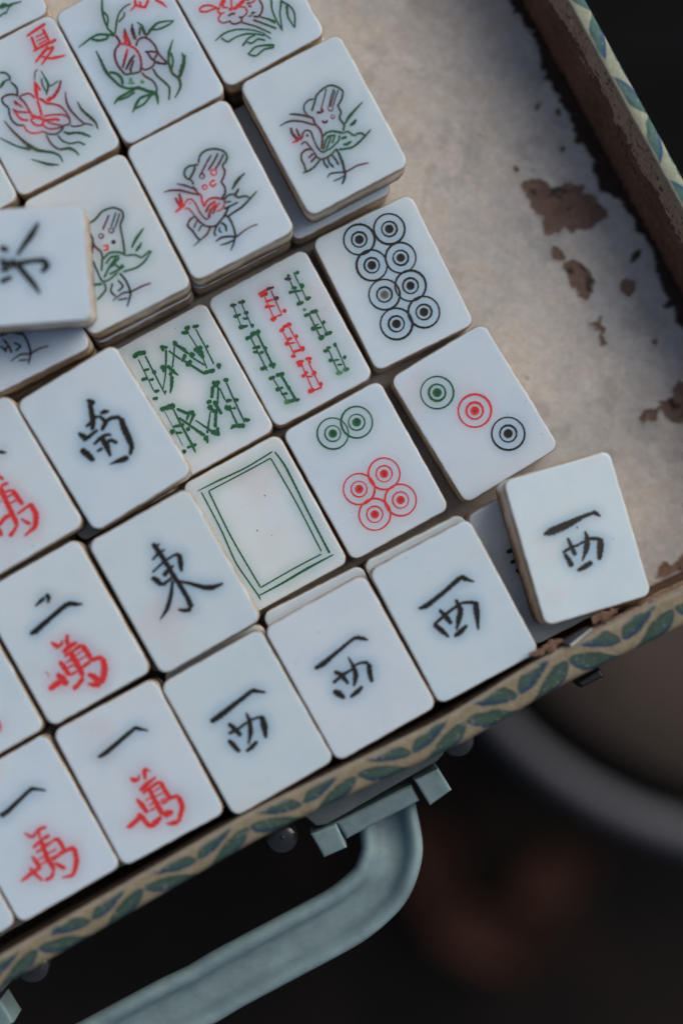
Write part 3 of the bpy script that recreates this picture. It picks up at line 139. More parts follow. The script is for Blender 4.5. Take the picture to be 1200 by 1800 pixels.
 ('bamboo_engraving',[('S','g',[0.439,0.292,0.195],[(-0.22,10.61),(-2.81,6.17),(-5.12,3.25)]),('S','g',[0.292],[(1.74,10.37),(-0.94,6.53)]),('S','g',[0.731,0.634,0.195],[(-1.88,5.09),(-2.98,3.19),(-4.09,1.85)]),('S','g',[1.072,0.536],[(-0.59,11.94),(-0.98,10.47)]),('S','g',[0.682],[(-0.42,11.0),(0.4,10.97)]),('S','g',[0.926,0.828],[(-2.62,8.16),(-2.8,6.44)]),('S','g',[0.682,0.731,0.146],[(-1.66,7.49),(-1.19,5.83),(-0.6,4.39)]),('S','g',[0.682,0.731],[(-1.95,5.97),(-1.88,5.09)])]),
 ('bamboo_engraving',[('S','g',[0.341],[(0.09,10.16),(1.49,7.15)]),('S','g',[0.439],[(2.01,6.58),(4.33,2.22)]),('S','g',[0.536],[(2.08,10.74),(3.57,7.4)]),('S','g',[0.317],[(3.55,6.85),(5.37,3.6)]),('S','g',[0.536,1.218],[(2.22,11.5),(1.95,10.25)]),('S','g',[0.487],[(2.48,9.96),(3.5,8.28)]),('S','g',[0.682],[(1.46,6.6),(2.93,7.75)]),('S','g',[1.17,0.634],[(3.57,7.4),(4.57,6.43)]),('S','g',[1.17,0.634],[(1.84,5.28),(3.4,6.09)])]),
 ('bamboo_engraving',[('S','g',[0.219],[(5.6,11.31),(5.87,7.53)]),('S','g',[0.219],[(5.77,5.34),(5.44,2.73)]),('S','g',[0.268],[(7.46,11.41),(7.39,7.25),(7.19,2.88)]),('S','g',[0.585,0.828],[(4.27,12.19),(5.83,11.47)]),('S','g',[0.926],[(5.33,12.58),(6.63,12.42)]),('S','g',[0.682],[(7.0,12.08),(8.46,11.7)]),('S','g',[0.682,1.17],[(4.78,7.57),(6.84,7.27)]),('S','g',[1.413,0.585],[(5.75,7.31),(5.87,5.01)]),('S','g',[0.926],[(7.54,7.02),(8.13,6.84)]),('S','g',[0.682,0.828],[(4.11,2.34),(6.81,1.69)]),('S','g',[0.926,0.828],[(7.44,2.32),(8.52,2.0)]),('S','g',[0.487],[(7.46,1.61),(8.13,1.8)])]),
 ('bamboo_engraving',[('S','g',[0.097],[(-6.93,-0.77),(-6.99,-4.65),(-7.08,-9.34)]),('S','g',[0.292,0.39,0.463],[(-5.09,-1.23),(-5.26,-5.04),(-5.29,-10.61)]),('S','g',[0.828,1.072],[(-7.66,-0.09),(-4.31,-0.82)]),('S','g',[0.439,0.828],[(-6.99,-4.65),(-4.62,-5.4)]),('S','g',[1.023],[(-8.21,-5.36),(-7.14,-5.68)]),('S','g',[0.682,0.292],[(-7.21,-6.06),(-5.77,-6.72)]),('S','g',[0.439,0.634],[(-6.62,-10.01),(-4.35,-10.43)]),('S','g',[0.682,0.146],[(-5.26,-10.07),(-5.45,-11.92)]),('D','g',(-7.48,-10.46),0.487)]),
 ('bamboo_engraving',[('S','g',[0.585],[(-4.46,-1.58),(-2.71,-3.95)]),('S','g',[0.828,0.926],[(-2.8,-3.61),(-1.41,-4.11)]),('S','g',[0.195,0.682],[(-3.95,-4.93),(-2.71,-3.95)]),('S','g',[0.682,0.292],[(-1.53,-4.32),(-3.67,-5.93)]),('S','g',[0.414,0.487,0.682],[(-4.98,-3.53),(-3.28,-6.98),(-1.98,-9.66)]),('S','g',[0.828],[(-4.66,-6.22),(-4.15,-7.06)]),('S','g',[0.926,1.218],[(-2.31,-9.75),(-1.7,-10.65)]),('S','g',[0.682,0.39],[(-1.66,-9.83),(-2.25,-11.4)])]),
 ('bamboo_engraving',[('S','g',[0.219,0.463],[(-2.13,-5.66),(-0.23,-9.51)]),('S','g',[0.682,1.17],[(-0.44,-9.39),(0.81,-10.65)]),('S','g',[0.682],[(0.52,-11.18),(1.31,-9.25)])]),
 ('bamboo_engraving',[('S','g',[0.658],[(4.72,-1.07),(3.21,-3.31)]),('S','g',[0.414],[(5.67,-1.88),(3.56,-5.18)]),('S','g',[0.219,0.439],[(1.69,-5.54),(-1.32,-9.47)]),('S','g',[0.56,0.634],[(2.99,-5.71),(0.77,-9.22)]),('S','g',[0.926,1.023],[(4.75,-0.53),(6.47,-1.2)]),('S','g',[0.731],[(4.72,-1.07),(5.79,-1.66)]),('S','g',[0.926,0.682],[(1.77,-3.64),(2.97,-3.74)]),('S','g',[1.17,0.439],[(1.86,-4.24),(2.31,-6.44)]),('S','g',[0.926,0.682,0.536],[(3.4,-3.97),(3.32,-5.61),(3.46,-7.37)])]),
 ('bamboo_engraving',[('S','g',[0.292],[(5.77,-2.21),(5.53,-5.15)]),('S','g',[0.341],[(5.54,-7.4),(5.26,-11.16)]),('S','g',[0.317],[(7.64,-1.85),(7.26,-5.55),(6.89,-11.22)]),('S','g',[0.682,0.926],[(7.24,-1.07),(8.3,-1.66)]),('S','g',[0.682,0.585],[(5.47,-5.26),(6.86,-5.75)]),('S','g',[1.17,0.926],[(4.6,-6.32),(5.97,-7.36)]),('S','g',[0.926,0.682],[(7.02,-5.98),(8.2,-6.36)]),('S','g',[0.487],[(5.97,-7.36),(6.78,-7.67)]),('S','g',[0.439,0.926],[(3.52,-11.03),(4.95,-10.71)]),('S','g',[0.682,1.023],[(4.62,-10.8),(6.65,-11.92)]),('S','g',[1.023,0.487],[(6.92,-10.68),(8.2,-11.39)])]),
 ('speck',[('D','k',(3.66,13.59),0.146)]),
],
'bai':[
 ('frame_engraving',[('S','g',[0.138,0.38,0.311,0.311],[(-9.24,13.09),(-4.24,12.91),(2.23,12.53),(8.88,12.83)]),('S','g',[0.276,0.449,0.38,0.449],[(9.34,12.58),(9.8,8.39),(9.39,-2.42),(9.17,-12.15)]),('S','g',[0.207,0.518,0.449,0.207],[(9.79,-12.81),(3.74,-12.72),(-3.05,-12.92),(-8.51,-12.86)]),('S','g',[0.242,0.311,0.311,0.276,0.069],[(-8.57,12.52),(-8.76,3.19),(-9.35,-4.35),(-8.51,-12.86),(-8.66,-13.84)])]),
 ('frame_engraving',[('S','g',[0.276],[(-7.13,11.93),(0.66,11.81),(7.92,11.78)]),('S','g',[0.276],[(7.92,11.78),(8.13,1.02),(7.82,-11.02)]),('S','g',[0.276],[(7.57,-11.47),(0.56,-11.36),(-7.39,-11.52)]),('S','g',[0.311],[(-7.13,11.93),(-7.61,0.99),(-7.3,-11.36)])]),
 ('speck',[('D','k',(2.93,5.33),0.207)]),
 ('speck',[('D','k',(-2.12,-0.45),0.207)]),
 ('speck',[('D','k',(0.23,-2.84),0.138)]),
],
'xi4low':[
 ('bamboo_engraving',[('S','b',[0.325],[(-6.34,4.77),(-7.17,-0.76)]),('S','b',[0.812],[(-7.71,4.8),(-5.88,4.76)]),('S','b',[0.731],[(-8.02,2.44),(-6.38,2.5)]),('S','b',[0.812],[(-7.5,0.79),(-6.8,-0.95)]),('D','k',(-9.33,-0.92),0.122)]),
],
'c8':[
 ('circle_engraving',[('C','k',(-2.46,11.53),3.314,0.325,1.624,0.292,0.91)]),
 ('circle_engraving',[('C','k',(4.39,10.74),3.314,0.325,1.624,0.292,0.91)]),
 ('circle_engraving',[('C','k',(-2.51,5.33),3.314,0.325,1.624,0.292,0.91)]),
 ('circle_engraving',[('C','k',(3.81,4.06),3.281,0.292,1.624,0.292,0.877)]),
 ('circle_engraving',[('C','w',(-2.9,-1.54),3.314,0.292,1.624,0.292,0.877)]),
 ('circle_engraving',[('C','k',(3.0,-2.32),3.314,0.325,1.657,0.292,0.877)]),
 ('circle_engraving',[('C','k',(-3.41,-8.35),3.411,0.325,1.689,0.292,0.91)]),
 ('circle_engraving',[('C','k',(3.05,-8.68),3.379,0.325,1.657,0.292,0.91)]),
],
'c6':[
 ('circle_engraving',[('C','g',(-2.34,10.39),3.348,0.242,1.691,0.207,0.863)]),
 ('circle_engraving',[('C','g',(3.33,10.05),3.383,0.276,1.726,0.207,0.898)]),
 ('circle_engraving',[('C','r',(-3.19,-2.79),3.348,0.276,1.691,0.207,0.863)]),
 ('circle_engraving',[('C','r',(3.11,-2.5),3.383,0.276,1.726,0.207,0.863)]),
 ('circle_engraving',[('C','r',(-2.88,-9.16),3.383,0.276,1.726,0.207,0.863)]),
 ('circle_engraving',[('C','r',(3.46,-9.14),3.383,0.276,1.726,0.207,0.863)]),
 ('speck',[('D','k',(0.31,1.81),0.104)]),
 ('speck',[('D','k',(-7.07,-6.37),0.104)]),
],
'c3':[
 ('circle_engraving',[('C','g',(-4.59,7.95),3.509,0.26,1.787,0.357,0.942)]),
 ('circle_engraving',[('C','r',(0.29,0.4),3.541,0.325,1.787,0.357,0.942)]),
 ('circle_engraving',[('C','k',(3.87,-7.56),3.541,0.292,1.787,0.292,0.942)]),
 ('speck',[('D','k',(5.87,-3.79),0.13)]),
 ('speck',[('D','k',(3.47,7.63),0.097)]),
 ('speck',[('D','k',(10.07,-3.85),0.097)]),
],
}
PEEL=[[(51.06,85.98),(54.31,87.45),(57.18,86.02),(57.54,84.58),(61.87,86.05),(65.47,85.36),(64.38,83.9),(66.9,82.83),(70.49,78.88),(66.87,75.25),(63.98,75.59),(62.18,74.86),(60.02,76.29),(59.66,74.48),(57.13,73.75),(55.7,76.26),(56.43,78.43),(54.63,79.14),(53.2,80.58)],[(48.91,89.58),(49.99,90.13),(51.07,89.24),(49.81,88.14)],[(57.66,71.59),(59.28,71.6),(60.71,69.08),(59.63,68.35),(58.19,69.43)],[(60.37,66.92),(61.88,69.08),(64.46,68.23),(65.74,65.65),(67.24,63.5),(67.02,61.78),(64.85,59.61),(63.14,60.9),(61.86,63.48)],[(72.63,63.1),(73.93,64.83),(76.95,63.55),(76.94,61.82),(74.77,60.3),(73.05,61.37)],[(65.91,54.88),(67.84,54.46),(69.15,56.62),(69.57,55.76),(68.7,54.46),(69.99,53.18),(69.12,51.45),(70.4,49.74),(69.54,49.3),(67.82,50.59),(68.27,53.17),(66.55,54.02)],[(79.89,50.63),(81.19,51.29),(81.83,50.64),(81.18,49.56)],[(76.77,33.43),(78.07,35.15),(81.09,35.38),(82.38,36.02),(81.1,36.66),(83.69,37.75),(84.98,37.96),(84.56,39.9),(85.87,41.84),(86.86,42.05),(91.05,42.07),(90.99,33.04),(85.81,32.6),(82.8,33.45),(81.52,35.16),(80.64,32.15),(78.92,32.58),(77.62,32.15)],[(79.35,-2.5),(81.73,0.06),(82.17,1.77),(83.45,0.91),(86.6,3.05),(90.79,5.19),(90.75,-0.79),(86.58,-0.79)],[(72.57,63.73),(73.66,64.82),(76.18,63.21),(76.17,61.95),(72.93,62.29)]]
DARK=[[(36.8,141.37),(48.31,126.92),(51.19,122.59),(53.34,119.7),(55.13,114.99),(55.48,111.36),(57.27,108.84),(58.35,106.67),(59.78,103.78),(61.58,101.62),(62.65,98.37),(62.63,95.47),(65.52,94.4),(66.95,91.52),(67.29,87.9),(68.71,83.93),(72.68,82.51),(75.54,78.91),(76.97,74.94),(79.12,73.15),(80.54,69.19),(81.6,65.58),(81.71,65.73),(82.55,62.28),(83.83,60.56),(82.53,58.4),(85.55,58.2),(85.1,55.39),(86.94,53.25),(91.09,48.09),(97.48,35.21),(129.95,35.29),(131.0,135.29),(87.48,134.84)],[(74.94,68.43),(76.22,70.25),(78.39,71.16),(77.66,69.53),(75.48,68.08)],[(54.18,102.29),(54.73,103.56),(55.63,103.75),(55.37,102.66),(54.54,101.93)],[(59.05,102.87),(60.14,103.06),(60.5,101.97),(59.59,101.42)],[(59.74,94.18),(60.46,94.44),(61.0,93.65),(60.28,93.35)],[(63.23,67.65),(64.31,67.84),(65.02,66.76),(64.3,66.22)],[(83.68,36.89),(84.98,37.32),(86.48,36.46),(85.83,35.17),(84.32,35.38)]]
BOT=[(-51.42, -74.5), (-9.15, -50.36), (31.49, -30.98), (52.57, -17.97), (81.41, -3.95)]
HW_BASE=[(-1.47, -56.82), (37.22, -35.96)]
HW_LEFT=[(4.1, -56.09), (9.43, -53.84), (11.72, -58.9), (6.9, -61.0)]
HW_BAR=[(9.43, -53.84), (25.47, -45.81), (27.25, -49.37), (11.72, -57.39)]
HW_RIGHT=[(25.98, -44.8), (31.08, -42.29), (33.88, -46.86), (29.28, -50.13)]
HW_DOMES=[(-1.47, -58.84), (36.45, -38.25), (-54.61, -86.08)]
HANDLE=[(21.69, -53.69), (21.68, -60.97), (18.99, -68.22), (11.92, -74.47), (-1.45, -81.62), (-13.56, -87.92), (-37.68, -100.58), (-61.64, -113.28), (-73.58, -119.12)]
CLIP=[(55.9, -15.17), (61.05, -12.15), (62.31, -12.43), (57.95, -16.07)]
BLOCK=[(60.93, -24.31), (65.77, -21.29), (66.68, -23.05), (61.94, -25.42)]
STOOL=((181.69, 43.41), 146.69508223631917)
LEAVES=[(124.13, -145.09), (65.72, -140.76), (88.7, -173.13)]

# ---------------------------------------------------------------- camera, sky, sun, exposure
sc=bpy.context.scene; COL=sc.collection
cam=bpy.data.cameras.new('camera'); camo=bpy.data.objects.new('camera',cam); COL.objects.link(camo); sc.camera=camo
Rm=(Matrix.Rotation(CAM_AY,4,'Y')@Matrix.Rotation(CAM_AX,4,'X'))
camo.matrix_world=Matrix.Translation((0,0,CAM_Z*MM))@Rm
cam.sensor_fit='HORIZONTAL'; cam.sensor_width=24; cam.lens=60
cam.clip_start=0.01; cam.clip_end=20
cam.dof.use_dof=True; cam.dof.focus_distance=(CAM_Z-1.0)*MM; cam.dof.aperture_fstop=2.5; cam.dof.aperture_blades=0
SUN_EL,SUN_AZ=math.radians(40),math.radians(42)      # azimuth counter-clockwise from +x
world=bpy.data.worlds.new('World'); sc.world=world; world.use_nodes=True
wn=world.node_tree; sky=wn.nodes.new('ShaderNodeTexSky'); sky.sky_type='NISHITA'; sky.sun_disc=False
sky.sun_elevation=SUN_EL; sky.sun_rotation=math.pi/2-SUN_AZ; sky.air_density=1.0; sky.dust_density=6.0; sky.ozone_density=1.0
bg=wn.nodes['Background']; wn.links.new(sky.outputs[0],bg.inputs[0]); bg.inputs[1].default_value=0.082
sun=bpy.data.lights.new('sun','SUN'); sun.energy=1.3; sun.angle=math.radians(48); sun.color=(1,.99,.975)
suno=bpy.data.objects.new('sun',sun); COL.objects.link(suno)
sd=Vector((math.cos(SUN_EL)*math.cos(SUN_AZ),math.cos(SUN_EL)*math.sin(SUN_AZ),math.sin(SUN_EL)))
suno.rotation_euler=sd.to_track_quat('Z','Y').to_euler()
sc.view_settings.view_transform='Standard'; sc.view_settings.look='None'; sc.view_settings.gamma=1; sc.view_settings.exposure=-0.04
sc.render.engine='CYCLES'
# ---------------------------------------------------------------- helpers
def hash2(ix,iy,seed):
    n=(ix.astype(np.int64)*374761393+iy.astype(np.int64)*668265263+seed*974711)&0x7fffffff
    n=((n^(n>>13))*1274126177)&0x7fffffff
    return ((n^(n>>16))&0xffff)/65535.0
def vnoise(x,y,seed=0):
    x=np.asarray(x,float);y=np.asarray(y,float)
    ix=np.floor(x);iy=np.floor(y);fx=x-ix;fy=y-iy
    fx=fx*fx*(3-2*fx);fy=fy*fy*(3-2*fy)
    a=hash2(ix,iy,seed);b=hash2(ix+1,iy,seed);c=hash2(ix,iy+1,seed);d=hash2(ix+1,iy+1,seed)
    return (a*(1-fx)+b*fx)*(1-fy)+(c*(1-fx)+d*fx)*fy
def fbm(x,y,seed=0,o=4):
    r=0;a=.5;f=1
    for k in range(o):
        r=r+a*vnoise(np.asarray(x)*f+k*17.3,np.asarray(y)*f-k*9.1,seed+k);a*=.5;f*=2.03
    return r/(1-.5**o)
def mix(a,b,t):
    t=np.asarray(t)[...,None]; return np.asarray(a)*(1-t)+np.asarray(b)*t
def sstep(a,b,x): 
    t=np.clip((x-a)/(b-a),0,1); return t*t*(3-2*t)
def make(name,verts,faces,mat,parent=None,cols=None,smooth=True,mm=True,attr='Col'):
    v=np.asarray(verts,float)*(MM if mm else 1)
    me=bpy.data.meshes.new(name); me.from_pydata(v.tolist(),[],faces if isinstance(faces,list) else faces.tolist()); me.update()
    if cols is not None:
        c=np.ones((len(v),4),np.float32); c[:,:3]=cols
        a=me.color_attributes.new(attr,'FLOAT_COLOR','POINT'); a.data.foreach_set('color',c.ravel())
    if smooth: me.polygons.foreach_set('use_smooth',[True]*len(me.polygons))
    if mat: me.materials.append(mat)
    o=bpy.data.objects.new(name,me); COL.objects.link(o)
    if parent: o.parent=parent
    return o
def tag(o,label,cat,group=None):
    o['label']=label;o['category']=cat
    if group:o['group']=group
    return o
def empty(name,loc,rz=0):
    o=bpy.data.objects.new(name,None);COL.objects.link(o);o.location=[c*MM for c in loc];o.rotation_euler=(0,0,rz);o.empty_display_size=.005;return o
def struct(o): o['kind']='structure'; return o
def gridfaces(n,m,wrap=False):
    i=np.arange(n-1)[:,None]*m; 
    if wrap:
        j=np.arange(m)[None,:];j2=(j+1)%m
    else:
        j=np.arange(m-1)[None,:];j2=j+1
    return np.stack([i+j,i+m+j,i+m+j2,i+j2],-1).reshape(-1,4)
class NT:
    def __init__(s,name):
        s.m=bpy.data.materials.new(name);s.m.use_nodes=True;s.t=s.m.node_tree;s.n=s.t.nodes;s.b=s.n['Principled BSDF']
    def new(s,t,**k):
        x=s.n.new('ShaderNode'+t)
        for a,b in k.items():setattr(x,a,b)
        return x
    def link(s,a,b):s.t.links.new(a,b)
    def noise(s,scale,detail=5,rough=.55,coord='Object',vec=None):
        if vec is None:
            c=s.new('TexCoord');vec=c.outputs[coord]
        x=s.new('TexNoise');x.inputs['Scale'].default_value=scale;x.inputs['Detail'].default_value=detail;x.inputs['Roughness'].default_value=rough
        s.link(vec,x.inputs['Vector']);return x.outputs['Fac']
    def ramp(s,f,stops,interp='LINEAR'):
        r=s.new('ValToRGB');r.color_ramp.interpolation=interp;e=r.color_ramp.elements
        while len(e)<len(stops):e.new(.5)
        for q,(p,c) in zip(e,stops):q.position=p;q.color=(*c,1) if len(c)==3 else c
        s.link(f,r.inputs['Fac']);return r.outputs['Color']
    def mixc(s,f,a,b,mode='MIX'):
        x=s.new('Mix',data_type='RGBA',blend_type=mode)
        for v,i in((f,0),(a,6),(b,7)):
            if hasattr(v,'node'):s.link(v,x.inputs[i])
            elif i==0:x.inputs[0].default_value=v
            else:x.inputs[i].default_value=(*v,1)
        return x.outputs[2]
    def bump(s,h,strength,dist):
        b=s.new('Bump');b.inputs['Strength'].default_value=strength;b.inputs['Distance'].default_value=dist
        s.link(h,b.inputs['Height']);s.link(b.outputs[0],s.b.inputs['Normal']);return b
    def set(s,**k):
        for a,v in k.items():
            i=s.b.inputs[a.replace('_',' ')]
            if hasattr(v,'node'):s.link(v,i)
            else:i.default_value=(*v,1) if isinstance(v,tuple) and len(v)==3 and a!='Subsurface_Radius' else v
        return s.m
# ---------------------------------------------------------------- materials
def bone_mat():
    s=NT('aged_bone');a=s.new('Attribute',attribute_name='Col')
    info=s.new('ObjectInfo');tc=s.new('TexCoord')
    off=s.new('VectorMath',operation='ADD');s.link(tc.outputs['Object'],off.inputs[0]);
    mul=s.new('VectorMath',operation='SCALE');mul.inputs[0].default_value=(1,1,1);s.link(info.outputs['Random'],mul.inputs['Scale']);s.link(mul.outputs[0],off.inputs[1])
    v=off.outputs[0]
    n1=s.noise(90,5,.6,vec=v);n2=s.noise(330,4,.6,vec=v)
    c=s.mixc(1.0,a.outputs['Color'],s.ramp(n1,[(.3,(.93,.955,.97)),(.55,(1,1,1)),(.75,(1.0,.965,.92))]),'MULTIPLY')
    # a faint warm smudge here and there, and tiny dark pits
    sm=s.ramp(s.noise(60,2,.5,vec=v),[(.62,(0,0,0)),(.74,(1,1,1))])
    m1=s.new('Math',operation='MULTIPLY');s.link(sm,m1.inputs[0]);m1.inputs[1].default_value=.22
    c=s.mixc(m1.outputs[0],c,(.62,.50,.46))
    vo=s.new('TexVoronoi');vo.inputs['Scale'].default_value=260;s.link(v,vo.inputs['Vector'])
    d=s.ramp(vo.outputs['Distance'],[(.022,(1,1,1)),(.05,(0,0,0))])
    pk=s.ramp(s.noise(40,1,.5,vec=v),[(.60,(0,0,0)),(.63,(1,1,1))])
    m2=s.new('Math',operation='MULTIPLY');s.link(d,m2.inputs[0]);s.link(pk,m2.inputs[1])
    m3=s.new('Math',operation='MULTIPLY');s.link(m2.outputs[0],m3.inputs[0]);m3.inputs[1].default_value=.75
    c=s.mixc(m3.outputs[0],c,(.10,.08,.07))
    r=s.ramp(n2,[(.3,(.27,)*3),(.7,(.40,)*3)])
    s.bump(n1,.12,.0006)
    return s.set(Base_Color=c,Roughness=r,Subsurface_Weight=.75,Subsurface_Radius=(1.0,.85,.75),Subsurface_Scale=.0008,IOR=1.5,Specular_IOR_Level=.4)
def simple(name,col,rough=.6,n=None,amp=.25,bump=0,bscale=None,metal=0,spec=.5,dist=.0005):
    s=NT(name)
    if n:
        f=s.noise(n,6,.6)
        c=s.ramp(f,[(.3,tuple(x*(1-amp) for x in col)),(.7,tuple(min(1,x*(1+amp)) for x in col))])
        s.set(Base_Color=c)
        if bump:s.bump(s.noise(bscale or n*3,5,.6),bump,dist)
    else:s.set(Base_Color=col)
    return s.set(Roughness=rough,Metallic=metal,Specular_IOR_Level=spec)
def attr_mat(name,rough=.8,nscale=600,amp=.12,bump=.3,spec=.3,dist=.0004):
    s=NT(name);a=s.new('Attribute',attribute_name='Col')
    f=s.noise(nscale,5,.65)
    c=s.mixc(1.0,a.outputs['Color'],s.ramp(f,[(.25,(1-amp,)*3),(.75,(1+amp,)*3)]),'MULTIPLY')
    s.bump(f,bump,dist)
    return s.set(Base_Color=c,Roughness=rough,Specular_IOR_Level=spec)
M_BONE=bone_mat()
M_BACK=simple('brown_back_layer',(.22,.12,.06),.5,160,.45,.2,400)
M_INK=attr_mat('engraving_paint',.42,1500,.35,.35,.35,.0001)
M_PAPER=attr_mat('printed_paper',.62,500,.16,.25,.35,.0003)
M_LINING=attr_mat('worn_paper_lining',.85,420,.14,.35,.2,.0004)
M_WALL=attr_mat('bare_cardboard',.8,350,.3,.6,.2,.0007)
INK={'k':(.016,.014,.013),'g':(.022,.115,.052),'r':(.66,.045,.05),'m':(.12,.035,.04),'o':(.05,.065,.042),'l':(.10,.28,.15),'b':(.02,.035,.02),'p':(.62,.33,.33),'w':(.16,.16,.15)}
HALO={'k':(.33,.50,.64),'g':(.36,.52,.56),'r':(.58,.50,.60),'m':(.36,.40,.52),'o':(.28,.42,.50),'l':(.34,.52,.48),'b':(.3,.42,.5),'p':(.6,.5,.55),'w':(.26,.40,.53)}
BONE=(.617,.726,.802)
# ---------------------------------------------------------------- tile geometry
def rrect(w,l,r,n=160):
    # n points spaced evenly along a rounded rectangle
    pts=[];
    for cx,cy,a0 in((w/2-r,-l/2+r,-90),(w/2-r,l/2-r,0),(-w/2+r,l/2-r,90),(-w/2+r,-l/2+r,180)):
        for k in range(13):
            a=math.radians(a0+90*k/12);pts.append((cx+r*math.cos(a),cy+r*math.sin(a)))
    p=np.array(pts+[pts[0]]);d=np.r_[0,np.cumsum(np.hypot(*np.diff(p,axis=0).T))]
    s=np.linspace(0,d[-1],n,endpoint=False)
    return np.c_[np.interp(s,d,p[:,0]),np.interp(s,d,p[:,1])]
BACK_T=2.7
def tile_top_z(): return 0.0
def catmull(P,step):
    P=np.array(P,float)
    if len(P)==2:
        n=max(2,int(np.hypot(*(P[1]-P[0]))/step)+1);t=np.linspace(0,1,n);return P[0]+(P[1]-P[0])*t[:,None],t
    Q=np.vstack([2*P[0]-P[1],P,2*P[-1]-P[-2]]);out=[];ts=[]
    for i in range(len(P)-1):
        a,b,c,d=Q[i:i+4];n=max(2,int(np.hypot(*(c-b))/step)+1);t=np.linspace(0,1,n,endpoint=False)[:,None]
        # gentle tension keeps brush corners crisp
        m1=(c-a)*.36;m2=(d-b)*.36
        out.append((2*t**3-3*t**2+1)*b+(t**3-2*t**2+t)*m1+(-2*t**3+3*t**2)*c+(t**3-t**2)*m2)
        ts.append((i+t[:,0])/(len(P)-1))
    return np.vstack(out+[P[-1:]]),np.r_[np.concatenate(ts),1.0]
GW={'k':1.15,'g':1.35,'o':1.5,'m':1.45,'r':1.2,'l':1.2}
class Ink:
    def __init__(s):s.v=[];s.f=[];s.c=[];s.h=[];s.k=0
    def z(s):s.k+=1;return .0007*s.k
    def ribbon(s,P,w,c0,c1,closed=False,rough=.13,sharp=True):
        P=np.array(P,float);n=len(P);w=np.asarray(w,float)*np.ones(n)
        T=np.gradient(P,axis=0)
        if closed:T[0]=T[-1]=P[1]-P[-2]
        T/=np.maximum(1e-9,np.hypot(*T.T))[:,None];N=np.c_[-T[:,1],T[:,0]]
        d=np.r_[0,np.cumsum(np.hypot(*np.diff(P,axis=0).T))];Ln=d[-1]
        hw=w/2
        if not closed:
            e=np.minimum(d,Ln-d);cap=np.clip(e/np.maximum(hw*.8,1e-6),0,1);hw=hw*np.sqrt(np.clip(1-(1-cap)**2,.02,1))
        ja=1+rough*2*(RNG.random(n)-.5)+.10*np.sin(d*7+RNG.random()*6);jb=1+rough*2*(RNG.random(n)-.5)+.10*np.sin(d*6+RNG.random()*6)
        if closed: ja[-1]=ja[0];jb[-1]=jb[0]
        A=P+N*(hw*ja)[:,None];B=P-N*(hw*jb)[:,None];z=s.z();b=len(s.v)
        tt=d/max(Ln,1e-9)
        for i in range(n):
            col=np.array(INK[c0])*(1-tt[i])+np.array(INK[c1])*tt[i]
            s.v+= [(*A[i],.055+z),(*P[i],.012+z),(*B[i],.055+z)];s.c+=[col*1.15,col*.8,col*1.15]
            s.h.append((*P[i],w[i]*(d[-1]/n if n else 0),c0 if tt[i]<.5 else c1))
        for i in range(n-1):
            k=b+3*i;s.f+=[(k,k+1,k+4,k+3),(k+1,k+2,k+5,k+4)]
    def disc(s,c,r,col,bowl=.05,dark=.6):
        z=s.z();b=len(s.v);s.v.append((*c,.012+z));s.c.append(np.array(INK[col])*dark)
        for rr,zz in((r*.5,.02),(r*.85,.04),(r,.058)):
            for k in range(24):
                a=k*math.pi/12;q=rr*(1+.05*(RNG.random()-.5))
                s.v.append((c[0]+q*math.cos(a),c[1]+q*math.sin(a),zz+z));s.c.append(np.array(INK[col])*(1.0 if rr>r*.6 else .8))
        for k in range(24):
            k2=(k+1)%24;s.f.append((b,b+1+k,b+1+k2))
            for q in(0,24):s.f.append((b+1+q+k,b+25+q+k,b+25+q+k2,b+1+q+k2))
        s.h.append((*c,3.14*r*r*.8,col))
    def ring(s,c,r,w,col):
        n=72;a=np.linspace(0,2*math.pi,n+1);ph=RNG.random()*6
        rr=r*(1+.006*np.sin(2*a+ph));P=np.c_[c[0]+rr*np.cos(a),c[1]+rr*np.sin(a)]
        P[-1]=P[0]
        s.ribbon(P,w*(1+.22*np.sin(a+ph)),col,col,closed=True,rough=.07)
def build_engraving(parts,parent):
    H=[]
    for nm,items in parts:
        k=Ink()
        for it in items:
            if it[0]=='S':
                c=it[1].split('>');P,t=catmull(it[3],.22);wd=it[2] if len(it[2])>1 else it[2]*2
                w=np.interp(t,np.linspace(0,1,len(wd)),wd)*(1.0 if nm.startswith('frame') else 1.12 if nm.startswith('bamboo') else 1.32 if nm in('wind_character','numeral') else GW.get(c[0],1.1))+.03
                k.ribbon(P,w,c[0],c[-1],rough=.08 if nm.startswith('frame') else .17 if c[0]in'gorm' else .12)
            elif it[0]=='O':k.ring(it[2],it[3],it[4],it[1])
            elif it[0]=='D':k.disc(it[2],it[3]*(.7 if nm=='speck' else 1),it[1])
            elif it[0]=='C':
                _,c,p,r1,w1,r2,w2,r3=it;cc='k' if c=='w' else c
                k.ring(p,r1,w1*1.35,cc);k.ring(p,r2,w2*1.35,cc);k.disc(p,r3*1.05,c,dark=.35)
        make(nm,k.v,k.f,M_INK,parent,cols=np.array(k.c));H+=k.h
    return H
NP=176
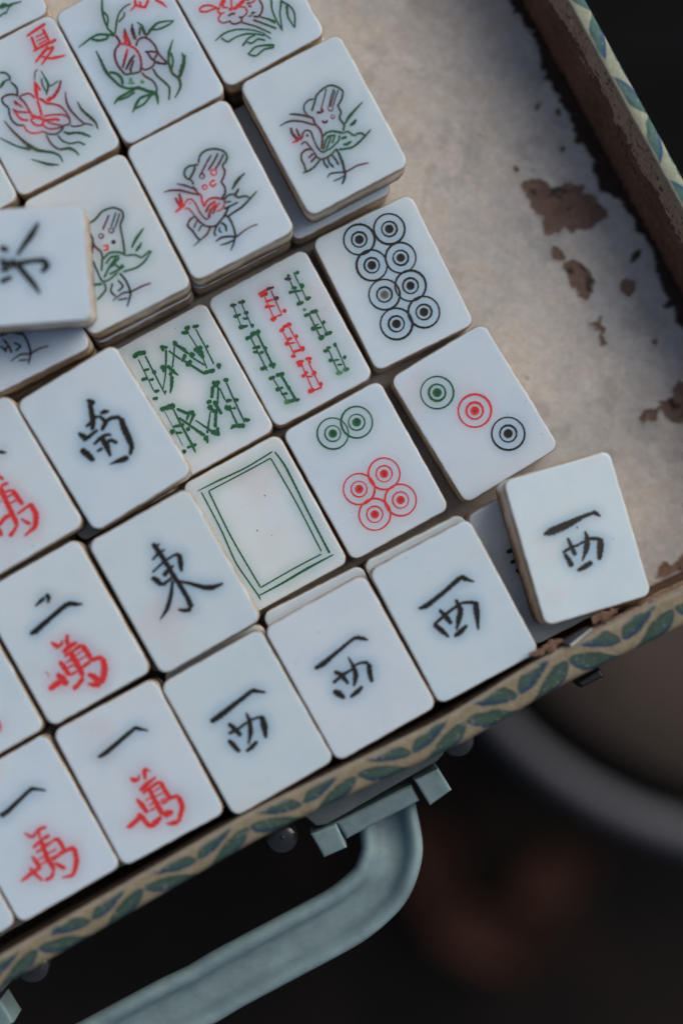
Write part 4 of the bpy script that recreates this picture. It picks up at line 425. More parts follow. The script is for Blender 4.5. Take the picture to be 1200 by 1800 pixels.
def stain(V,H,base):
    # pigment that has bled into the bone round the carved lines
    if not H:return np.tile(np.array(base),(len(V),1))
    Hp=np.array([(a,b,c) for a,b,c,_ in H]);Hc=np.array([HALO[q] for *_,q in H])
    dens=np.zeros(len(V));colr=np.zeros((len(V),3));s2=2*1.15**2
    for i in range(0,len(V),1500):
        d2=(V[i:i+1500,0,None]-Hp[None,:,0])**2+(V[i:i+1500,1,None]-Hp[None,:,1])**2
        wgt=np.exp(-d2/s2)*Hp[None,:,2]/(math.pi*s2)
        dens[i:i+1500]=wgt.sum(1);colr[i:i+1500]=wgt@Hc
    colr/=np.maximum(dens,1e-9)[:,None]
    t=1-np.exp(-dens*3.3);return mix(np.tile(np.array(base),(len(V),1)),colr,np.clip(t,0,.8))
def make_tile(key,label,group=None):
    x,y,r,lv=POSE[key]
    if key=='xi4':
        ty=math.radians(5.5);root=empty('mahjong_tile',(x,y,GAP+TH*math.cos(ty)+6*math.sin(ty)),r);root.rotation_euler=(0,ty,r)
    else:root=empty('mahjong_tile',(x,y,lv*(TH+GAP)),r)
    tag(root,label,'mahjong tile',group)
    H=build_engraving(ENG.get(key,[]),root)
    tone=1+.03*(RNG.random()-.5)
    base=np.array(BONE)*tone*np.array([1+.03*(RNG.random()-.5),1,1+.04*(RNG.random()-.5)])*np.array({'b8':(1.04,1.01,.99),'bai':(1.04,1.015,.99),'bird3':(1.02,1.0,.99),'peach':(.96,.99,1.02),'xi2':(1.04,1,1.0)}.get(key,(1,1,1)))
    hidden=key.endswith('low') and key not in('xi4low','bird1low','xi2low','xi3low')
    nr=6 if hidden else 34
    rad=2.1
    O=rrect(TW,TL,rad,NP);rings=[];C=[]
    bev=[(0,0,-TH+BACK_T),(0,0,-TH*.72),(0,0,-TH*.6),(0,0,-TH*.45),(0,0,-TH*.25),(0,0,-.95),(.0,0,-.5),(.05,0,-.27),(.15,0,-.12),(.28,0,-.035),(.45,0,0)]
    side=np.array((.76,.65,.49))
    for ins,_,z in bev:
        P=rrect(TW-2*ins,TL-2*ins,max(.6,rad-ins),NP)
        P=P*(1-.004*sstep(.45,.85,fbm(P[:,0]*.8+x*7,P[:,1]*.8+y*7,19))*(z>-.6))[:,None]
        rings.append(np.c_[P,np.full(NP,z)])
        q=fbm(P[:,0]*.5+x,P[:,1]*.5+y+z,7)
        warm=sstep(-.02,-.6,z)*np.ones(NP)
        stn=fbm(P[:,0]*.35+x*3,P[:,1]*.35+y*3-z*.15,11)
        c=mix(mix(np.tile(base,(NP,1)),side,warm*.9),(.21,.10,.04),warm*(sstep(.3,.6,stn)*.65+.28 if z<-TH*.5 else sstep(.4,.75,stn)*.35))
        edge=sstep(.0,-.1,z)*sstep(-1.6,-.4,z)*(.35+.6*sstep(.2,.6,q))
        c=mix(c,(.27,.16,.08),edge)
        C.append(c)
    Pin=rings[-1][:,:2]
    for k in range(1,nr):
        s=1-k/nr;rings.append(np.c_[Pin*s,np.full(NP,0.0)]);C.append(None)
    V=np.vstack(rings+[np.array([[0,0,0.]])])
    nb=len(bev)*NP;top=stain(V[nb:],H,base)
    # the face border is a touch greyer from handling
    cols=np.vstack([np.vstack(C[:len(bev)]),top])
    F=gridfaces(len(rings),NP,True)[:,::-1].tolist();c0=len(V)-1;b=(len(rings)-1)*NP
    F+=[(b+(k+1)%NP,b+k,c0)[::-1] for k in range(NP)]
    make('bone_face',V,F,M_BONE,root,cols=cols)
    # back layer
    n=64;R=[]
    for ins,z in((.75,-TH),(.2,-TH+.3),(.05,-TH+.8),(.05,-TH+BACK_T+.01)):
        P=rrect(TW-2*ins,TL-2*ins,rad,n);R.append(np.c_[P,np.full(n,z)])
    F=gridfaces(4,n,True)[:,::-1].tolist()+[tuple(range(n))[::-1]]
    make('back_layer',np.vstack(R),F,M_BACK,root)
    return root
LAB={
'c8':'white tile with eight black double circles in two leaning rows',
'c6':'white tile with two green circles above four red circles',
'c3':'white tile with a green, a red and a black circle on a diagonal',
'b9':'white tile with three columns of bamboo sticks, the middle column red',
'b8':'white tile with green bamboo sticks forming a W above an M',
'bai':'tile bearing only a thin double green rectangular frame',
'xi1':'tile with black west character, directly right of a red ten thousand tile at the rim',
'xi2':'tile with black west character, second of the three along the bottom rim',
'xi3':'tile with black west character, third in line, below the six circles tile',
'xi4':'twisted loose tile with black west character lying across a half hidden tile',
'nan':'tile with black south character, left of the green W and M bamboo tile',
'dong':'tile with upright black east character, left of the green frame tile',
'dongtop':'tile with sideways black east character, highest of all, cut off by the left edge',
'erwan':'tile with black two strokes above a red ten thousand character',
'yi2':'tile with one black stroke over red ten thousand, touching the first west tile',
'yi1':'tile with one black stroke over red ten thousand, nearer the bottom left corner',
'wan3':'tile left of the south tile showing half of a large red ten thousand character',
'san':'nearly bare tile at the left edge, below and left of the two ten thousand tile',
'last':'bare tile corner at the very bottom left, beside the last ten thousand tile',
'bird1':'tile with crane of red crest and green wing, standing apart beside bare floor',
'bird2':'tile with crane engraving whose crest, beak and wing are bright red',
'bird3':'tile with crane engraving partly covered by the sideways east tile, green wing',
'bird4':'shaded tile showing only the feet of a crane below the sideways east tile',
'xia':'tile with red summer character over a red and green blossom',
'peach':'tile with green sprigs round two dark red peaches',
'flow3':'tile at the top with a red chrysanthemum over long green leaves',
'corner':'tile with a few green leaf tips in the top left corner of the view',
'xleft':'blank tile piece at the left edge between summer blossom and sideways east tiles',
'xi2low':'lower tile showing a pale strip above the middle west tile',
'xi3low':'lower tile showing a pale strip between the six circles tile and the third west tile',
'xi4low':'half hidden shaded tile with dark green bamboo leaves under the twisted west tile',
'bird1low':'lower tile in dark shade sticking out left of and below the rightmost crane tile',
'xi1low':'lower tile with pale corner peeping out between the east and first west tiles',
'bird2low':'lower tile directly under the red winged crane tile',
'bird3low':'lower tile directly under the green winged crane tile beside the sideways east tile',
'bird4low':'lower tile under the shaded crane feet tile',
'peachlow':'lower tile under the peach tile','xialow':'lower tile under the red summer blossom tile',
'flow3low':'lower tile under the chrysanthemum tile, a sliver showing at its right corner',
'cornerlow':'lower tile under the top left leaf tip tile','xleftlow':'lower tile under the blank tile at the left edge',
'nanlow':'lower tile under the south character tile','donglow':'lower tile under the upright east character tile',
'yi2low':'lower tile under the ten thousand tile that touches the first west tile','yi1low':'lower tile under the ten thousand tile nearest the bottom left corner',
'erwanlow':'lower tile under the two ten thousand tile','wan3low':'lower tile under the cut off red ten thousand tile by the south tile',
'sanlow':'lower tile under the nearly bare tile at the left edge','lastlow':'lower tile under the bare corner tile at the bottom left'}
for k in POSE: make_tile(k,LAB[k],'mahjong tiles packed in the tray')
# ---------------------------------------------------------------- the case
EB=np.array((-.8855,-.4646));ER=np.array((-.4764,.8792))           # along the front wall (to the left), along the right wall (up)
BR=np.array((114.9,11.2))
bot=np.array(BOT)
FL=-TH-.05;RZ=12.0
fp=[BR+ER*218+EB*-0]
left_end=bot[0]+(bot[0]-bot[1])/np.hypot(*(bot[0]-bot[1]))*120
pathk=[tuple(BR),tuple(bot[4]),tuple(bot[3]),tuple(bot[2]),tuple(bot[1]),tuple(bot[0]),tuple(left_end)]
TLc=left_end+ER*218+np.array((0,0));TR=BR+ER*218
def densify(a,b,step):
    a=np.array(a);b=np.array(b);n=max(1,int(np.hypot(*(b-a))/step));return [a+(b-a)*i/n for i in range(n)]
# smooth the gently bowed front wall
fk=np.array(pathk);dk=np.r_[0,np.cumsum(np.hypot(*np.diff(fk,axis=0).T))]
ss=np.arange(0,dk[-1],.3)
fx=np.interp(ss,dk,fk[:,0]);fy=np.interp(ss,dk,fk[:,1])
ker=np.hanning(81);ker/=ker.sum()
def sm(a):
    p=np.r_[2*a[0]-a[40:0:-1],a,2*a[-1]-a[-2:-42:-1]];return np.convolve(p,ker,'valid')
fx,fy=sm(fx),sm(fy);front=np.c_[fx,fy];front[0]=BR
keep=np.ones(len(front),bool)
far=(front[:,0]<-95);keep[far]=(np.arange(len(front))[far]%20==0)
front=front[keep]
right=np.array(densify(TR,TR-ER*70,4)+densify(TR-ER*70,BR,.3))
PATH=np.vstack([right,front,np.array(densify(left_end,TLc,8)),np.array(densify(TLc,TR,8))])
isright=np.r_[np.ones(len(right),bool),np.zeros(len(PATH)-len(right),bool)]
# outward normals, mitred at the corners (path runs clockwise seen from above: outside is on its left)
def normals(P):
    a=np.roll(P,1,0);b=np.roll(P,-1,0);e1=P-a;e2=b-P
    e1/=np.maximum(1e-9,np.hypot(*e1.T))[:,None];e2/=np.maximum(1e-9,np.hypot(*e2.T))[:,None]
    n1=np.c_[-e1[:,1],e1[:,0]];n2=np.c_[-e2[:,1],e2[:,0]];n=n1+n2;n/=np.hypot(*n.T)[:,None]
    c=np.maximum(.5,(n*n1).sum(1));return n/c[:,None]
N=normals(PATH)
cen=PATH.mean(0)
if ((PATH-cen)*N).sum(1).mean()<0:N=-N;FLIP=True
else:FLIP=False
S=np.r_[0,np.cumsum(np.hypot(*np.diff(PATH,axis=0).T))]
def sweep(prof):
    # prof list of (t,z) -> verts (len(PATH)+1 rings)
    pr=np.array(prof);P=np.vstack([PATH,PATH[:1]]);n=np.vstack([N,N[:1]])
    V=np.concatenate([P[:,None,:]+n[:,None,:]*pr[None,:,0,None],np.tile(pr[None,:,1,None],(len(P),1,1))],2)
    return V,pr
case=empty('mahjong_case',(0,0,0));tag(case,'old open mahjong case with leaf patterned paper rim and bare brown inner walls','case')
SS=np.r_[S,S[-1]+8]
PP=np.vstack([PATH,PATH[:1]])
RB=np.r_[isright,True]*sstep(12,24,np.hypot(*(PP-BR).T)*1.0)
FB=(~np.r_[isright,True])*sstep(0,60,PP[:,0])*(PP[:,1]<30)
# print pattern ------------------------------------------------------------
def nearest_s(p): return S[np.argmin(((PATH-np.array(p))**2).sum(1))]
s_front=nearest_s((48.0,-27.5));s_right=nearest_s((69.5,94.5))
PER=24.8
def leafprint(s,t,s0,tm,wob):
    s=s+wob*.35;t=t+wob*.25
    cream=np.array((.235,.20,.13));col=np.tile(cream,(s.shape[0],s.shape[1],1))
    A=2.35;half=PER/2;ang=math.atan2(2*A,half);ca,sa=math.cos(ang),math.sin(ang);Lseg=math.hypot(half,2*A)
    ph=(s-s0)/half
    green=np.array((.030,.060,.048));green2=np.array((.046,.092,.076));blue=np.array((.012,.042,.092))
    for row in range(-1,4):
        for k in(0,1):
            i=2*np.floor((ph-k)/2)+k
            for ii in(i,i+2,i-2):
                a0=s-(s0+ii*half)                      # along, from node ii
                sgn=-1 if k==0 else 1                  # from an outer node the stem runs inwards, and back
                t0=tm+(A if k==0 else -A)+row*8.2
                u=a0*ca+sgn*(t-t0)*sa;b=-a0*sa*sgn+(t-t0)*ca
                for side in(-1,1):
                    bb=(b-side*1.95);uu=(u-Lseg*.5)/(5.75)
                    lens=np.clip(1-uu*uu,0,1)**.62*1.6
                    ins=sstep(.16,-.12,np.abs(bb)-lens)*(np.abs(uu)<1)
                    e=sstep(.2,.95,bb/np.maximum(lens,.05)+.2*uu)*.95
                    vein=sstep(.9,.2,np.abs(bb)/np.maximum(lens,.05))
                    c=mix(mix(green,green2,vein*.7),blue,np.clip(e*1.1+.35*sstep(.7,1,np.abs(uu)),0,1))
                    col=mix(col,c,ins)[...,:] if False else col*(1-ins[...,None])+c*ins[...,None]
    return col
prof=[(-.15,RZ-1.6),(-.1,RZ-.8),(.05,RZ-.25),(.35,RZ)]+[(t,RZ+.12*math.sin((t-.35)/4.2*3.14)) for t in np.arange(.6,4.4,.2)]
for k in range(1,15):
    a=k/14*math.pi/2;prof.append((4.35+1.5*math.sin(a),RZ-1.5+1.5*math.cos(a)))
prof+=[(5.85+.02*q,RZ-1.5-.3*q) for q in range(1,12)]+[(6.1,z) for z in np.arange(RZ-6,-16.5,-1.2)]+[(5.2,-17),(0,-17)]
V,pr=sweep(prof)
arc=np.r_[0,np.cumsum(np.hypot(*np.diff(pr,axis=0).T))]-1.9
sg=np.tile(SS[:,None],(1,len(pr)));tg=np.tile(arc[None],(len(SS),1))
wob=fbm(sg*.5,tg*.5,3)*2-1;wob2=fbm(sg*2.3,tg*2.3,8)*2-1
rt=np.r_[isright,True]
c1=leafprint(sg,tg,s_front,2.45,wob);c2=leafprint(sg,tg*.62,s_right+1.6,3.35,wob);
c2=c2*np.array((1.35,1.75,2.0))
cc=np.where(rt[:,None,None],c2,c1)*(1+.22*wob2[...,None])
# worn pale lip where the paper ends and small scuffs
lip=sstep(.9,.2,tg+.7*wob);cc=mix(cc,(.30,.26,.20),lip*.85)
scf=sstep(.70,.76,fbm(sg*1.7,tg*1.7,21));cc=mix(cc,(.30,.28,.24),scf*.5)
VV=V.copy();VV[...,2]+=.06*wob*(np.abs(tg)<6)
Nn=np.vstack([N,N[:1]])[:,None,:]
tt_=np.tile(pr[None,:,0],(len(SS),1))
VV[...,:2]+=Nn*(RB[:,None]*(1.5-tt_*.40)+FB[:,None]*1.35*sstep(1,5,tt_))[...,None]
o=make('printed_rim_paper',VV.reshape(-1,3),gridfaces(len(SS),len(pr)) if FLIP else gridfaces(len(SS),len(pr))[:,::-1],M_PAPER,case,cols=cc.reshape(-1,3))
# inner wall --------------------------------------------------------------
zz=np.r_[np.linspace(FL-.3,RZ-1.2,44)]
wp_=[(-1.1+1.0*((z-FL)/(RZ-FL))**.8,z) for z in zz]+[(.1,RZ-.75),(.9,RZ-.45)]
V,pr=sweep(wp_)
sg=np.tile(SS[:,None],(1,len(pr)));hg=np.tile(pr[None,:,1],(len(SS),1))-FL
n1=fbm(sg*.12,hg*.12,31);n2=fbm(sg*.9,hg*.5,35);n3=fbm(sg*2.5,hg*1.2,39)
brown=np.array((.16,.09,.06));pale=np.array((.33,.24,.175))
pm=sstep(-.25,.25,hg-(15.0+(n1-.5)*9+(n2-.5)*5))
cc=mix(mix(np.tile(brown,(*hg.shape,1)),(.09,.05,.035),n1),pale,pm)*(0.75+.5*n3[...,None])
crk=sstep(.03,.0,np.abs(fbm(sg*.6,hg*.8,44)-.5))*sstep(.50,.6,fbm(sg*.2,hg*.3,48));cc=mix(cc,(.012,.012,.015),crk*.9*(hg>9))
spl=sstep(.68,.74,fbm(sg*1.1,hg*1.3,52))*sstep(12,16,hg);cc=mix(cc,(.02,.025,.035),spl*.85)
gap_shade=(sstep(62,50,PP[:,0])*(~np.r_[isright,True]))[:,None];cc=mix(cc,(.022,.014,.010),gap_shade*.9)  # shade of the narrow front gap, painted into the wall colour
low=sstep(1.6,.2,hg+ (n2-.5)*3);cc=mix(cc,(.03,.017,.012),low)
t=pm*.22+(n2-.5)*.25
V[...,:2]-= (np.vstack([N,N[:1]])[:,None,:]*(t-RB[:,None]*1.5*np.clip(hg/(RZ-FL),0,1))[...,None])
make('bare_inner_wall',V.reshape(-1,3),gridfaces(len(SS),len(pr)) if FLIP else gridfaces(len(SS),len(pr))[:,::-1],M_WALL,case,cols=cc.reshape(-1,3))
# floor lining ---------------------------------------------------------------
aa=np.r_[np.arange(-1.5,88,.3),np.arange(88,330,6)];bb=np.r_[np.arange(-5,152,.3),np.arange(152,222,6)]
Ag,Bg=np.meshgrid(aa,bb,indexing='ij')
X=BR[0]+Ag*EB[0]+Bg*ER[0];Y=BR[1]+Ag*EB[1]+Bg*ER[1]
jx=X+1.1*(fbm(X*.55,Y*.55,61)*2-1)+.35*(fbm(X*2.2,Y*2.2,63)*2-1);jy=Y+1.1*(fbm(X*.55,Y*.55,67)*2-1)+.35*(fbm(X*2.2,Y*2.2,69)*2-1)
def inpoly(px,py,poly):
    r=np.zeros(px.shape,bool);n=len(poly)
    x0,x1=min(p[0] for p in poly),max(p[0] for p in poly);y0,y1=min(p[1] for p in poly),max(p[1] for p in poly)
    m=(px>=x0)&(px<=x1)&(py>=y0)&(py<=y1)
    if not m.any():return r
    qx,qy=px[m],py[m];q=np.zeros(qx.shape,bool)
    for i in range(n):
        ax,ay=poly[i];bx,by=poly[(i+1)%n]
        if ay==by:continue
        c=((ay>qy)!=(by>qy))&(qx<(bx-ax)*(qy-ay)/(by-ay)+ax);q^=c
    r[m]=q;return r
def blur(m):
    m=m.astype(float);p=np.pad(m,1,mode='edge');return (p[:-2,1:-1]+p[2:,1:-1]+p[1:-1,:-2]+p[1:-1,2:]+2*m)/6
pm=np.zeros(X.shape,bool);dm=np.zeros(X.shape,bool)
for p in PEEL:pm|=inpoly(jx,jy,p)
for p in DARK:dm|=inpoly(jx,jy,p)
frag=(fbm(X*.35,Y*.35,71)>.83)&(fbm(X*1.5,Y*1.5,72)>.45)&(Ag<45);pm|=frag
speck=(fbm(X*1.8,Y*1.8,75,2)>.952);dm|=speck
pmf,dmf=blur(pm),blur(dm)
n1=fbm(X*.07,Y*.07,81);n2=fbm(X*.3,Y*.3,83);n3=fbm(X*1.6,Y*1.6,85)
paper=mix(mix(np.tile(np.array((.55,.525,.485)),(*X.shape,1)),(.46,.455,.44),sstep(.35,.7,n1)),(.52,.45,.38),sstep(.52,.75,n2)*.4)
paper=mix(paper,(.30,.30,.29),sstep(.60,.74,fbm(X*.2,Y*.2,88))*.38)*(0.86+.28*n3[...,None])
pc=mix(np.tile(np.array((.155,.095,.07)),(*X.shape,1)),(.25,.17,.13),n2)*(0.7+.6*n3[...,None])
pc=mix(pc,(.03,.03,.035),sstep(.66,.73,fbm(X*.5,Y*.5,91))*.8)
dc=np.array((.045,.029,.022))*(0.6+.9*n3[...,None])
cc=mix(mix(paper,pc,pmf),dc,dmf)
edgew=np.clip(pmf*(1-pmf)*4,0,1);cc=mix(cc,(.07,.045,.035),edgew*(pmf>.5)*.6);cc=mix(cc,(.62,.58,.52),edgew*(pmf<=.5)*.6)
Z=FL+.12*(n2-.5)-.28*np.maximum(pmf,dmf)+(.1+.5*vnoise(X*.9,Y*.9,95))*edgew
F=gridfaces(len(aa),len(bb))
o=make('floor_lining',np.stack([X,Y,Z],-1).reshape(-1,3),F,M_LINING,case,cols=cc.reshape(-1,3))
# outer bottom board
q=[BR+np.array((.5,-.5)),left_end,TLc,TR];bv=[(*p,-13.2) for p in q]+[(*p,-16.4) for p in q]
make('bottom_board',bv,[(0,1,2,3),(7,6,5,4),(0,4,5,1),(1,5,6,2),(2,6,7,3),(3,7,4,0)],simple('dark_board',(.03,.022,.018),.8,200,.3),case,smooth=False)
# ---------------------------------------------------------------- fittings outside the front wall
M_TEAL=NT('pale_teal_plastic');_f=M_TEAL.noise(140,6,.65);_g=M_TEAL.noise(900,4,.6)
M_TEAL.bump(_g,.25,.0003)
M_TEAL=M_TEAL.set(Base_Color=M_TEAL.ramp(_f,[(.3,(.15,.215,.235)),(.5,(.195,.28,.30)),(.75,(.25,.35,.365))]),Roughness=.5,Specular_IOR_Level=.3,Subsurface_Weight=.8,Subsurface_Radius=(.9,1.1,1.1),Subsurface_Scale=.003)
M_STEEL=simple('dull_steel',(.42,.43,.44),.32,400,.2,.1,1200,metal=1)
M_PLATE=simple('grey_plastic_plate',(.10,.125,.135),.5,200,.2,.1,800)
M_DOME=simple('dark_glossy_rivet',(.035,.038,.042),.18,300,.2,.05,900,spec=.6)
M_DARKM=simple('dark_grey_metal',(.05,.052,.055),.45,500,.25,.1,1500,metal=.6)
def prism(name,poly,z0,z1,mat,parent,bev=.35,k=3):
    P=np.array(poly,float)
    ar=.5*np.sum(P[:,0]*np.roll(P[:,1],-1)-P[:,1]*np.roll(P[:,0],-1))
    if ar<0:P=P[::-1]
    c=P.mean(0);V=[];n=len(P)
    e=np.roll(P,-1,0)-P;e/=np.hypot(*e.T)[:,None];nn=np.c_[e[:,1],-e[:,0]];m=nn+np.roll(nn,1,0);m/=(m*nn).sum(1)[:,None]
    lay=[(0,z0)]+[(bev*(1-math.cos(a)),z1-bev+bev*math.sin(a)) for a in np.linspace(0,math.pi/2,k+1)]
    for d,z in lay:V+=[(*p,z) for p in P-m*d]
    F=[tuple(range(n))[::-1]]
    for r in range(len(lay)-1):
        for i in range(n):F.append((r*n+i,r*n+(i+1)%n,(r+1)*n+(i+1)%n,(r+1)*n+i))
    F.append(tuple(range((len(lay)-1)*n,len(lay)*n)))
    return make(name,V,F,mat,parent,smooth=False)
SH=np.array((-91.9,-48.1));U=-EB;OUT=np.array((.4646,-.8855))
def bracket(sh):
    f=lambda L:[np.array(p)+sh for p in L]
    b0,b1=np.array(HW_BASE[0])+sh,np.array(HW_BASE[1])+sh
    base=[b0-OUT*3.4+U*5,b1-OUT*3.4-U*4,b1+OUT*.9-U*6,b1+OUT*1.6-U*8,b0+OUT*2.0+U*9,b0+OUT*1.3+U*7]
    pl=prism('mounting_plate',base,-9,1.2,M_PLATE,case,.4)
    prism('bracket_block',f(HW_LEFT),-7,3.2,M_TEAL,case,.5);prism('bracket_block',f(HW_RIGHT),-7,3.4,M_TEAL,case,.5)
    prism('bracket_bar',f(HW_BAR),-6.6,1.9,M_TEAL,case,.9)
def dome(c,r=3.5,z=-4):
    c=np.array(c)-OUT*1.2
    V=[];n=28;R=[(r,z-3),(r,z)]+[(r*math.cos(a),z+r*.38*math.sin(a)) for a in np.linspace(.15,1.5,9)]
    for rr,zz_ in R:V+=[(c[0]+rr*math.cos(a),c[1]+rr*math.sin(a),zz_) for a in np.arange(n)*2*math.pi/n]
    V.append((c[0],c[1],z+r*.3801));F=gridfaces(len(R),n,True).tolist();k=(len(R)-1)*n
    F+=[(k+i,k+(i+1)%n,len(V)-1) for i in range(n)]
    return make('screw_head',V,F,M_DOME,case)
bracket(np.zeros(2));bracket(SH)
for c in HW_DOMES:dome(c)
dome(np.array(HW_DOMES[0])+SH);
# handle: a moulded channel with raised edges, bent at both ends
mid=np.array((18.4,-51.5))+SH/2;ux=-SH/np.hypot(*SH);oy=np.array((ux[1],-ux[0]))
h=[];
for p in [tuple(np.array(HANDLE[0])-OUT*2.5)]+HANDLE[1:]:
    d=np.array(p)-mid;a,b=d@ux,d@oy
    if a>3:h.append((a,b))
b_mid=h[-1][1]+.3
hl=h+[(0,b_mid)]+[(-a,b) for a,b in h[::-1]]
HP,_=catmull([mid+ux*a+oy*b for a,b in hl],1.2)
zt=np.interp(np.linspace(0,1,len(HP)),[0,.12,.5,.88,1],[-6,-4,-3.5,-4,-6])
T=np.gradient(HP,axis=0);T/=np.hypot(*T.T)[:,None];NN=np.c_[-T[:,1],T[:,0]]
csec=[(-6.3,-3.6),(-6.8,-.8),(-6.6,1.2),(-5.8,2.2),(-4.6,2.3),(-3.5,1.2),(-3.0,-.2),(-2.2,-1.0),(0,-1.3),(2.2,-1.0),(3.0,-.2),(3.5,1.2),(4.6,2.3),(5.8,2.2),(6.6,1.2),(6.8,-.8),(6.3,-3.6),(4,-5),(0,-5.4),(-4,-5)]
V=[]
for i in range(len(HP)):
    q=min(i,len(HP)-1-i)/6;w_=1 if q>1 else .94+.06*q
    V+=[(*(HP[i]+NN[i]*a*w_),zt[i]+b) for a,b in csec]
m=len(csec);F=gridfaces(len(HP),m,True)[:,::-1].tolist()+[tuple(range(m)),tuple(range((len(HP)-1)*m,len(HP)*m))[::-1]]
ho=make('carrying_handle',V,F,M_TEAL,case)
sb=ho.modifiers.new('s','SUBSURF');sb.levels=1;sb.render_levels=1
# small clasp in the front rim and a dark block below it
cl=CLIP;c0=np.array(cl)
prism('clasp_plate',[c0[0]+(c0[0]-c0[1])*.05,c0[1],c0[2],c0[3]],RZ-2,RZ+.75,M_DARKM,case,.1,1)
lip=[c0[3]+(0,.0),c0[2],c0[2]+(c0[1]-c0[2])*.28,c0[3]+(c0[0]-c0[3])*.28]
prism('clasp_edge',lip,RZ-1,RZ+1.5,simple('pale_edge_glint',(.55,.60,.62),.35),case,.15,2)  # glint of the steel edge, painted as a pale non-metal colour
prism('rubber_block',BLOCK,-6,2.0,simple('black_rubber',(.012,.012,.013),.45),case,.5)
# torn brown paper at the clasp
def scrap(c,r,seed,mat,z=RZ):
    n=22;a=np.arange(n)*2*math.pi/n;q=r*(.6+.8*vnoise(a*2.1+seed,np.zeros(n),seed))
    q=np.r_[q];V=[(c[0],c[1],z+.5)]+[(c[0]+q[i]*1.5*math.cos(a[i])*U[0]-q[i]*.7*math.sin(a[i])*U[1],c[1]+q[i]*1.5*math.cos(a[i])*U[1]+q[i]*.7*math.sin(a[i])*U[0],z+.05+.5*vnoise(a[i]*3,seed,9)) for i in range(n)]
    V+= [(v[0],v[1],v[2]-.35) for v in V[1:]]
    F=[(0,1+i,1+(i+1)%n) for i in range(n)]+[(1+i,1+n+i,1+n+(i+1)%n,1+(i+1)%n) for i in range(n)]
    return make('torn_paper',V,F,mat,case,smooth=False)
M_TORN=simple('torn_brown_paper',(.17,.10,.065),.9,500,.45,.7,900)
for i,(p,r) in enumerate((((64.2,-9.9),1.5),((53.8,-15.9),1.6),((51.0,-17.4),1.1),((66.5,-9.0),.9))):scrap(p,r,i*3+1,M_TORN)
# ---------------------------------------------------------------- below the case
TT=-17.05
tb=[BR+OUT*-22+U*40,left_end+OUT*-22,TLc+ER*60,TR+ER*60+U*60]
tb=[BR-OUT*22-EB*8,left_end-OUT*22+EB*60,left_end-OUT*22+EB*60+ER*420,BR-OUT*22-EB*8+ER*420]
tab=empty('table',(0,0,-450));tag(tab,'black table top under the mahjong case, seen beyond its right rim','table')
def boxq(name,poly,z0,z1,mat,parent,off=(0,0,0)):
    V=[(p[0]-off[0],p[1]-off[1],z1-off[2]) for p in poly]+[(p[0]-off[0],p[1]-off[1],z0-off[2]) for p in poly]
    P=np.array(poly);ar=np.sum(P[:,0]*np.roll(P[:,1],-1)-P[:,1]*np.roll(P[:,0],-1))
    F=[(0,1,2,3),(7,6,5,4),(0,4,5,1),(1,5,6,2),(2,6,7,3),(3,7,4,0)]
    if ar<0:F=[f[::-1] for f in F]
    return make(name,V,F,mat,parent,smooth=False)
M_BLK=simple('black_lacquer',(.005,.005,.006),.8,30,.3,.1,200,spec=.06)
tb=[np.array(p) for p in tb]
tb[0]=BR-OUT*22-EB*60;tb[3]=tb[0]+ER*420
boxq('table_top',tb,TT-14,TT-.05,M_BLK,tab,(0,0,-450))
cn=sum(tb)/4
for p in tb:
    q=p+(cn-p)*.06;sq=[q+np.array(d)*12 for d in((-1,-1),(1,-1),(1,1),(-1,1))]
    boxq('table_leg',sq,-450,TT-14.2,M_BLK,tab,(0,0,-450))
(sx,sy),sr=STOOL
st=empty('round_stool',(sx,sy,-450));tag(st,'out of focus round stool with brown seat and pale rim below the case','stool')
def lathe(name,R,mat,parent,n=96):
    V=[]
    for rr,z in R:V+=[(rr*math.cos(a),rr*math.sin(a),z) for a in np.arange(n)*2*math.pi/n]
    F=gridfaces(len(R),n,True)[:,::-1].tolist()
    if R[0][0]<.01*sr or True:F.append(tuple(range(n))[::-1] if R[0][1]<R[-1][1] else tuple(range(n)));F.append(tuple(range((len(R)-1)*n,len(R)*n)))
    return make(name,V,[tuple(f)[::-1] for f in F] if False else F,mat,parent)
lathe('seat',[(sr-20,185),(sr-18,195),(sr-22,198.5),(sr*.6,199.6),(sr*.05,200)],simple('brown_seat',(.052,.037,.027),.7,12,.35,.2,60),st)
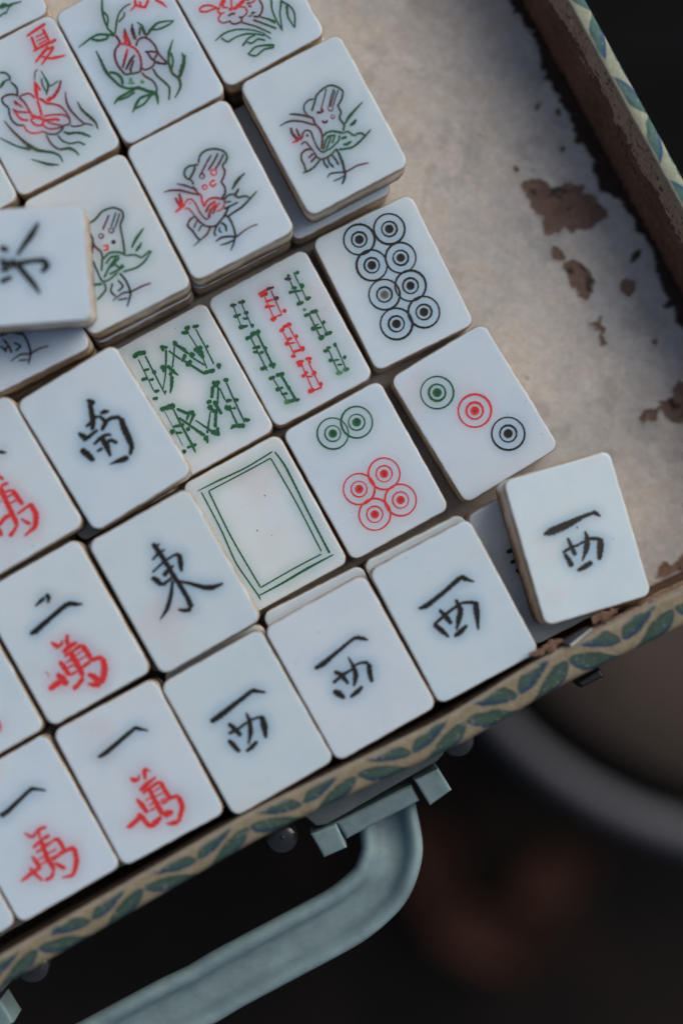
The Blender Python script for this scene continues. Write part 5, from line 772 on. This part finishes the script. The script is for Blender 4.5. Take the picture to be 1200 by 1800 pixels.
lathe('under_board',[(sr-7,178),(sr-7,185)],M_BLK,st)
lathe('rim',[(sr-6,180),(sr+1,180),(sr+4,184),(sr+4,198),(sr+2,202.5),(sr-3,203.5),(sr-6,201.5),(sr-6.1,181)],simple('pale_rim',(.085,.088,.105),.6,20,.15),st)
for k in range(4):
    a=math.pi/4+k*math.pi/2+.3;c=(math.cos(a)*sr*.75,math.sin(a)*sr*.75)
    boxq('leg',[(c[0]+d[0]*10,c[1]+d[1]*10) for d in((-1,-1),(1,-1),(1,1),(-1,1))],0,184,M_BLK,st)
# ground
gm=NT('dark_ground');f=gm.noise(9,6,.6);gm.bump(gm.noise(60,6,.6),.5,.004)
gm=gm.set(Base_Color=gm.ramp(f,[(.38,(.005,.0048,.005)),(.55,(.012,.009,.008)),(.72,(.05,.022,.012))]),Roughness=.9,Specular_IOR_Level=.2)
gn=40;gx=np.linspace(-4000,4000,gn);G1,G2=np.meshgrid(gx,gx,indexing='ij')
struct(make('ground',np.stack([G1,G2,-450.5+1.5*fbm(G1*.003,G2*.003,99)],-1).reshape(-1,3),gridfaces(gn,gn),gm))
M_LEAF=simple('dry_leaf',(.10,.036,.017),.9,40,.5,.4,120)
def leaf(c,r,rot,label):
    V=[];n=13;m_=9
    for i in range(n):
        u=i/(n-1)*2-1;w_=.42*r*(1-u*u)**.7+.3
        for j in range(m_):
            v=j/(m_-1)*2-1;V.append((u*r,v*w_,2+6*abs(v)**1.6+5*u*u+2*vnoise(u*3+c[0],v*3,5)))
    o=make('fallen_leaf',V,gridfaces(n,m_)[:,::-1],M_LEAF);o.location=(c[0]*MM,c[1]*MM,-.450);o.rotation_euler=(0,0,rot);tag(o,label,'leaf','dry leaves on the dark ground')
    so=o.modifiers.new('t','SOLIDIFY');so.thickness=.0008
leaf(LEAVES[0],24,.6,'blurred orange brown leaf on dark ground, right of the handle')
leaf(LEAVES[1],30,1.9,'blurred orange brown leaf on dark ground, nearest the handle bend')
leaf(LEAVES[2],30,2.7,'blurred brown leaf on dark ground, lowest near the bottom of the view')
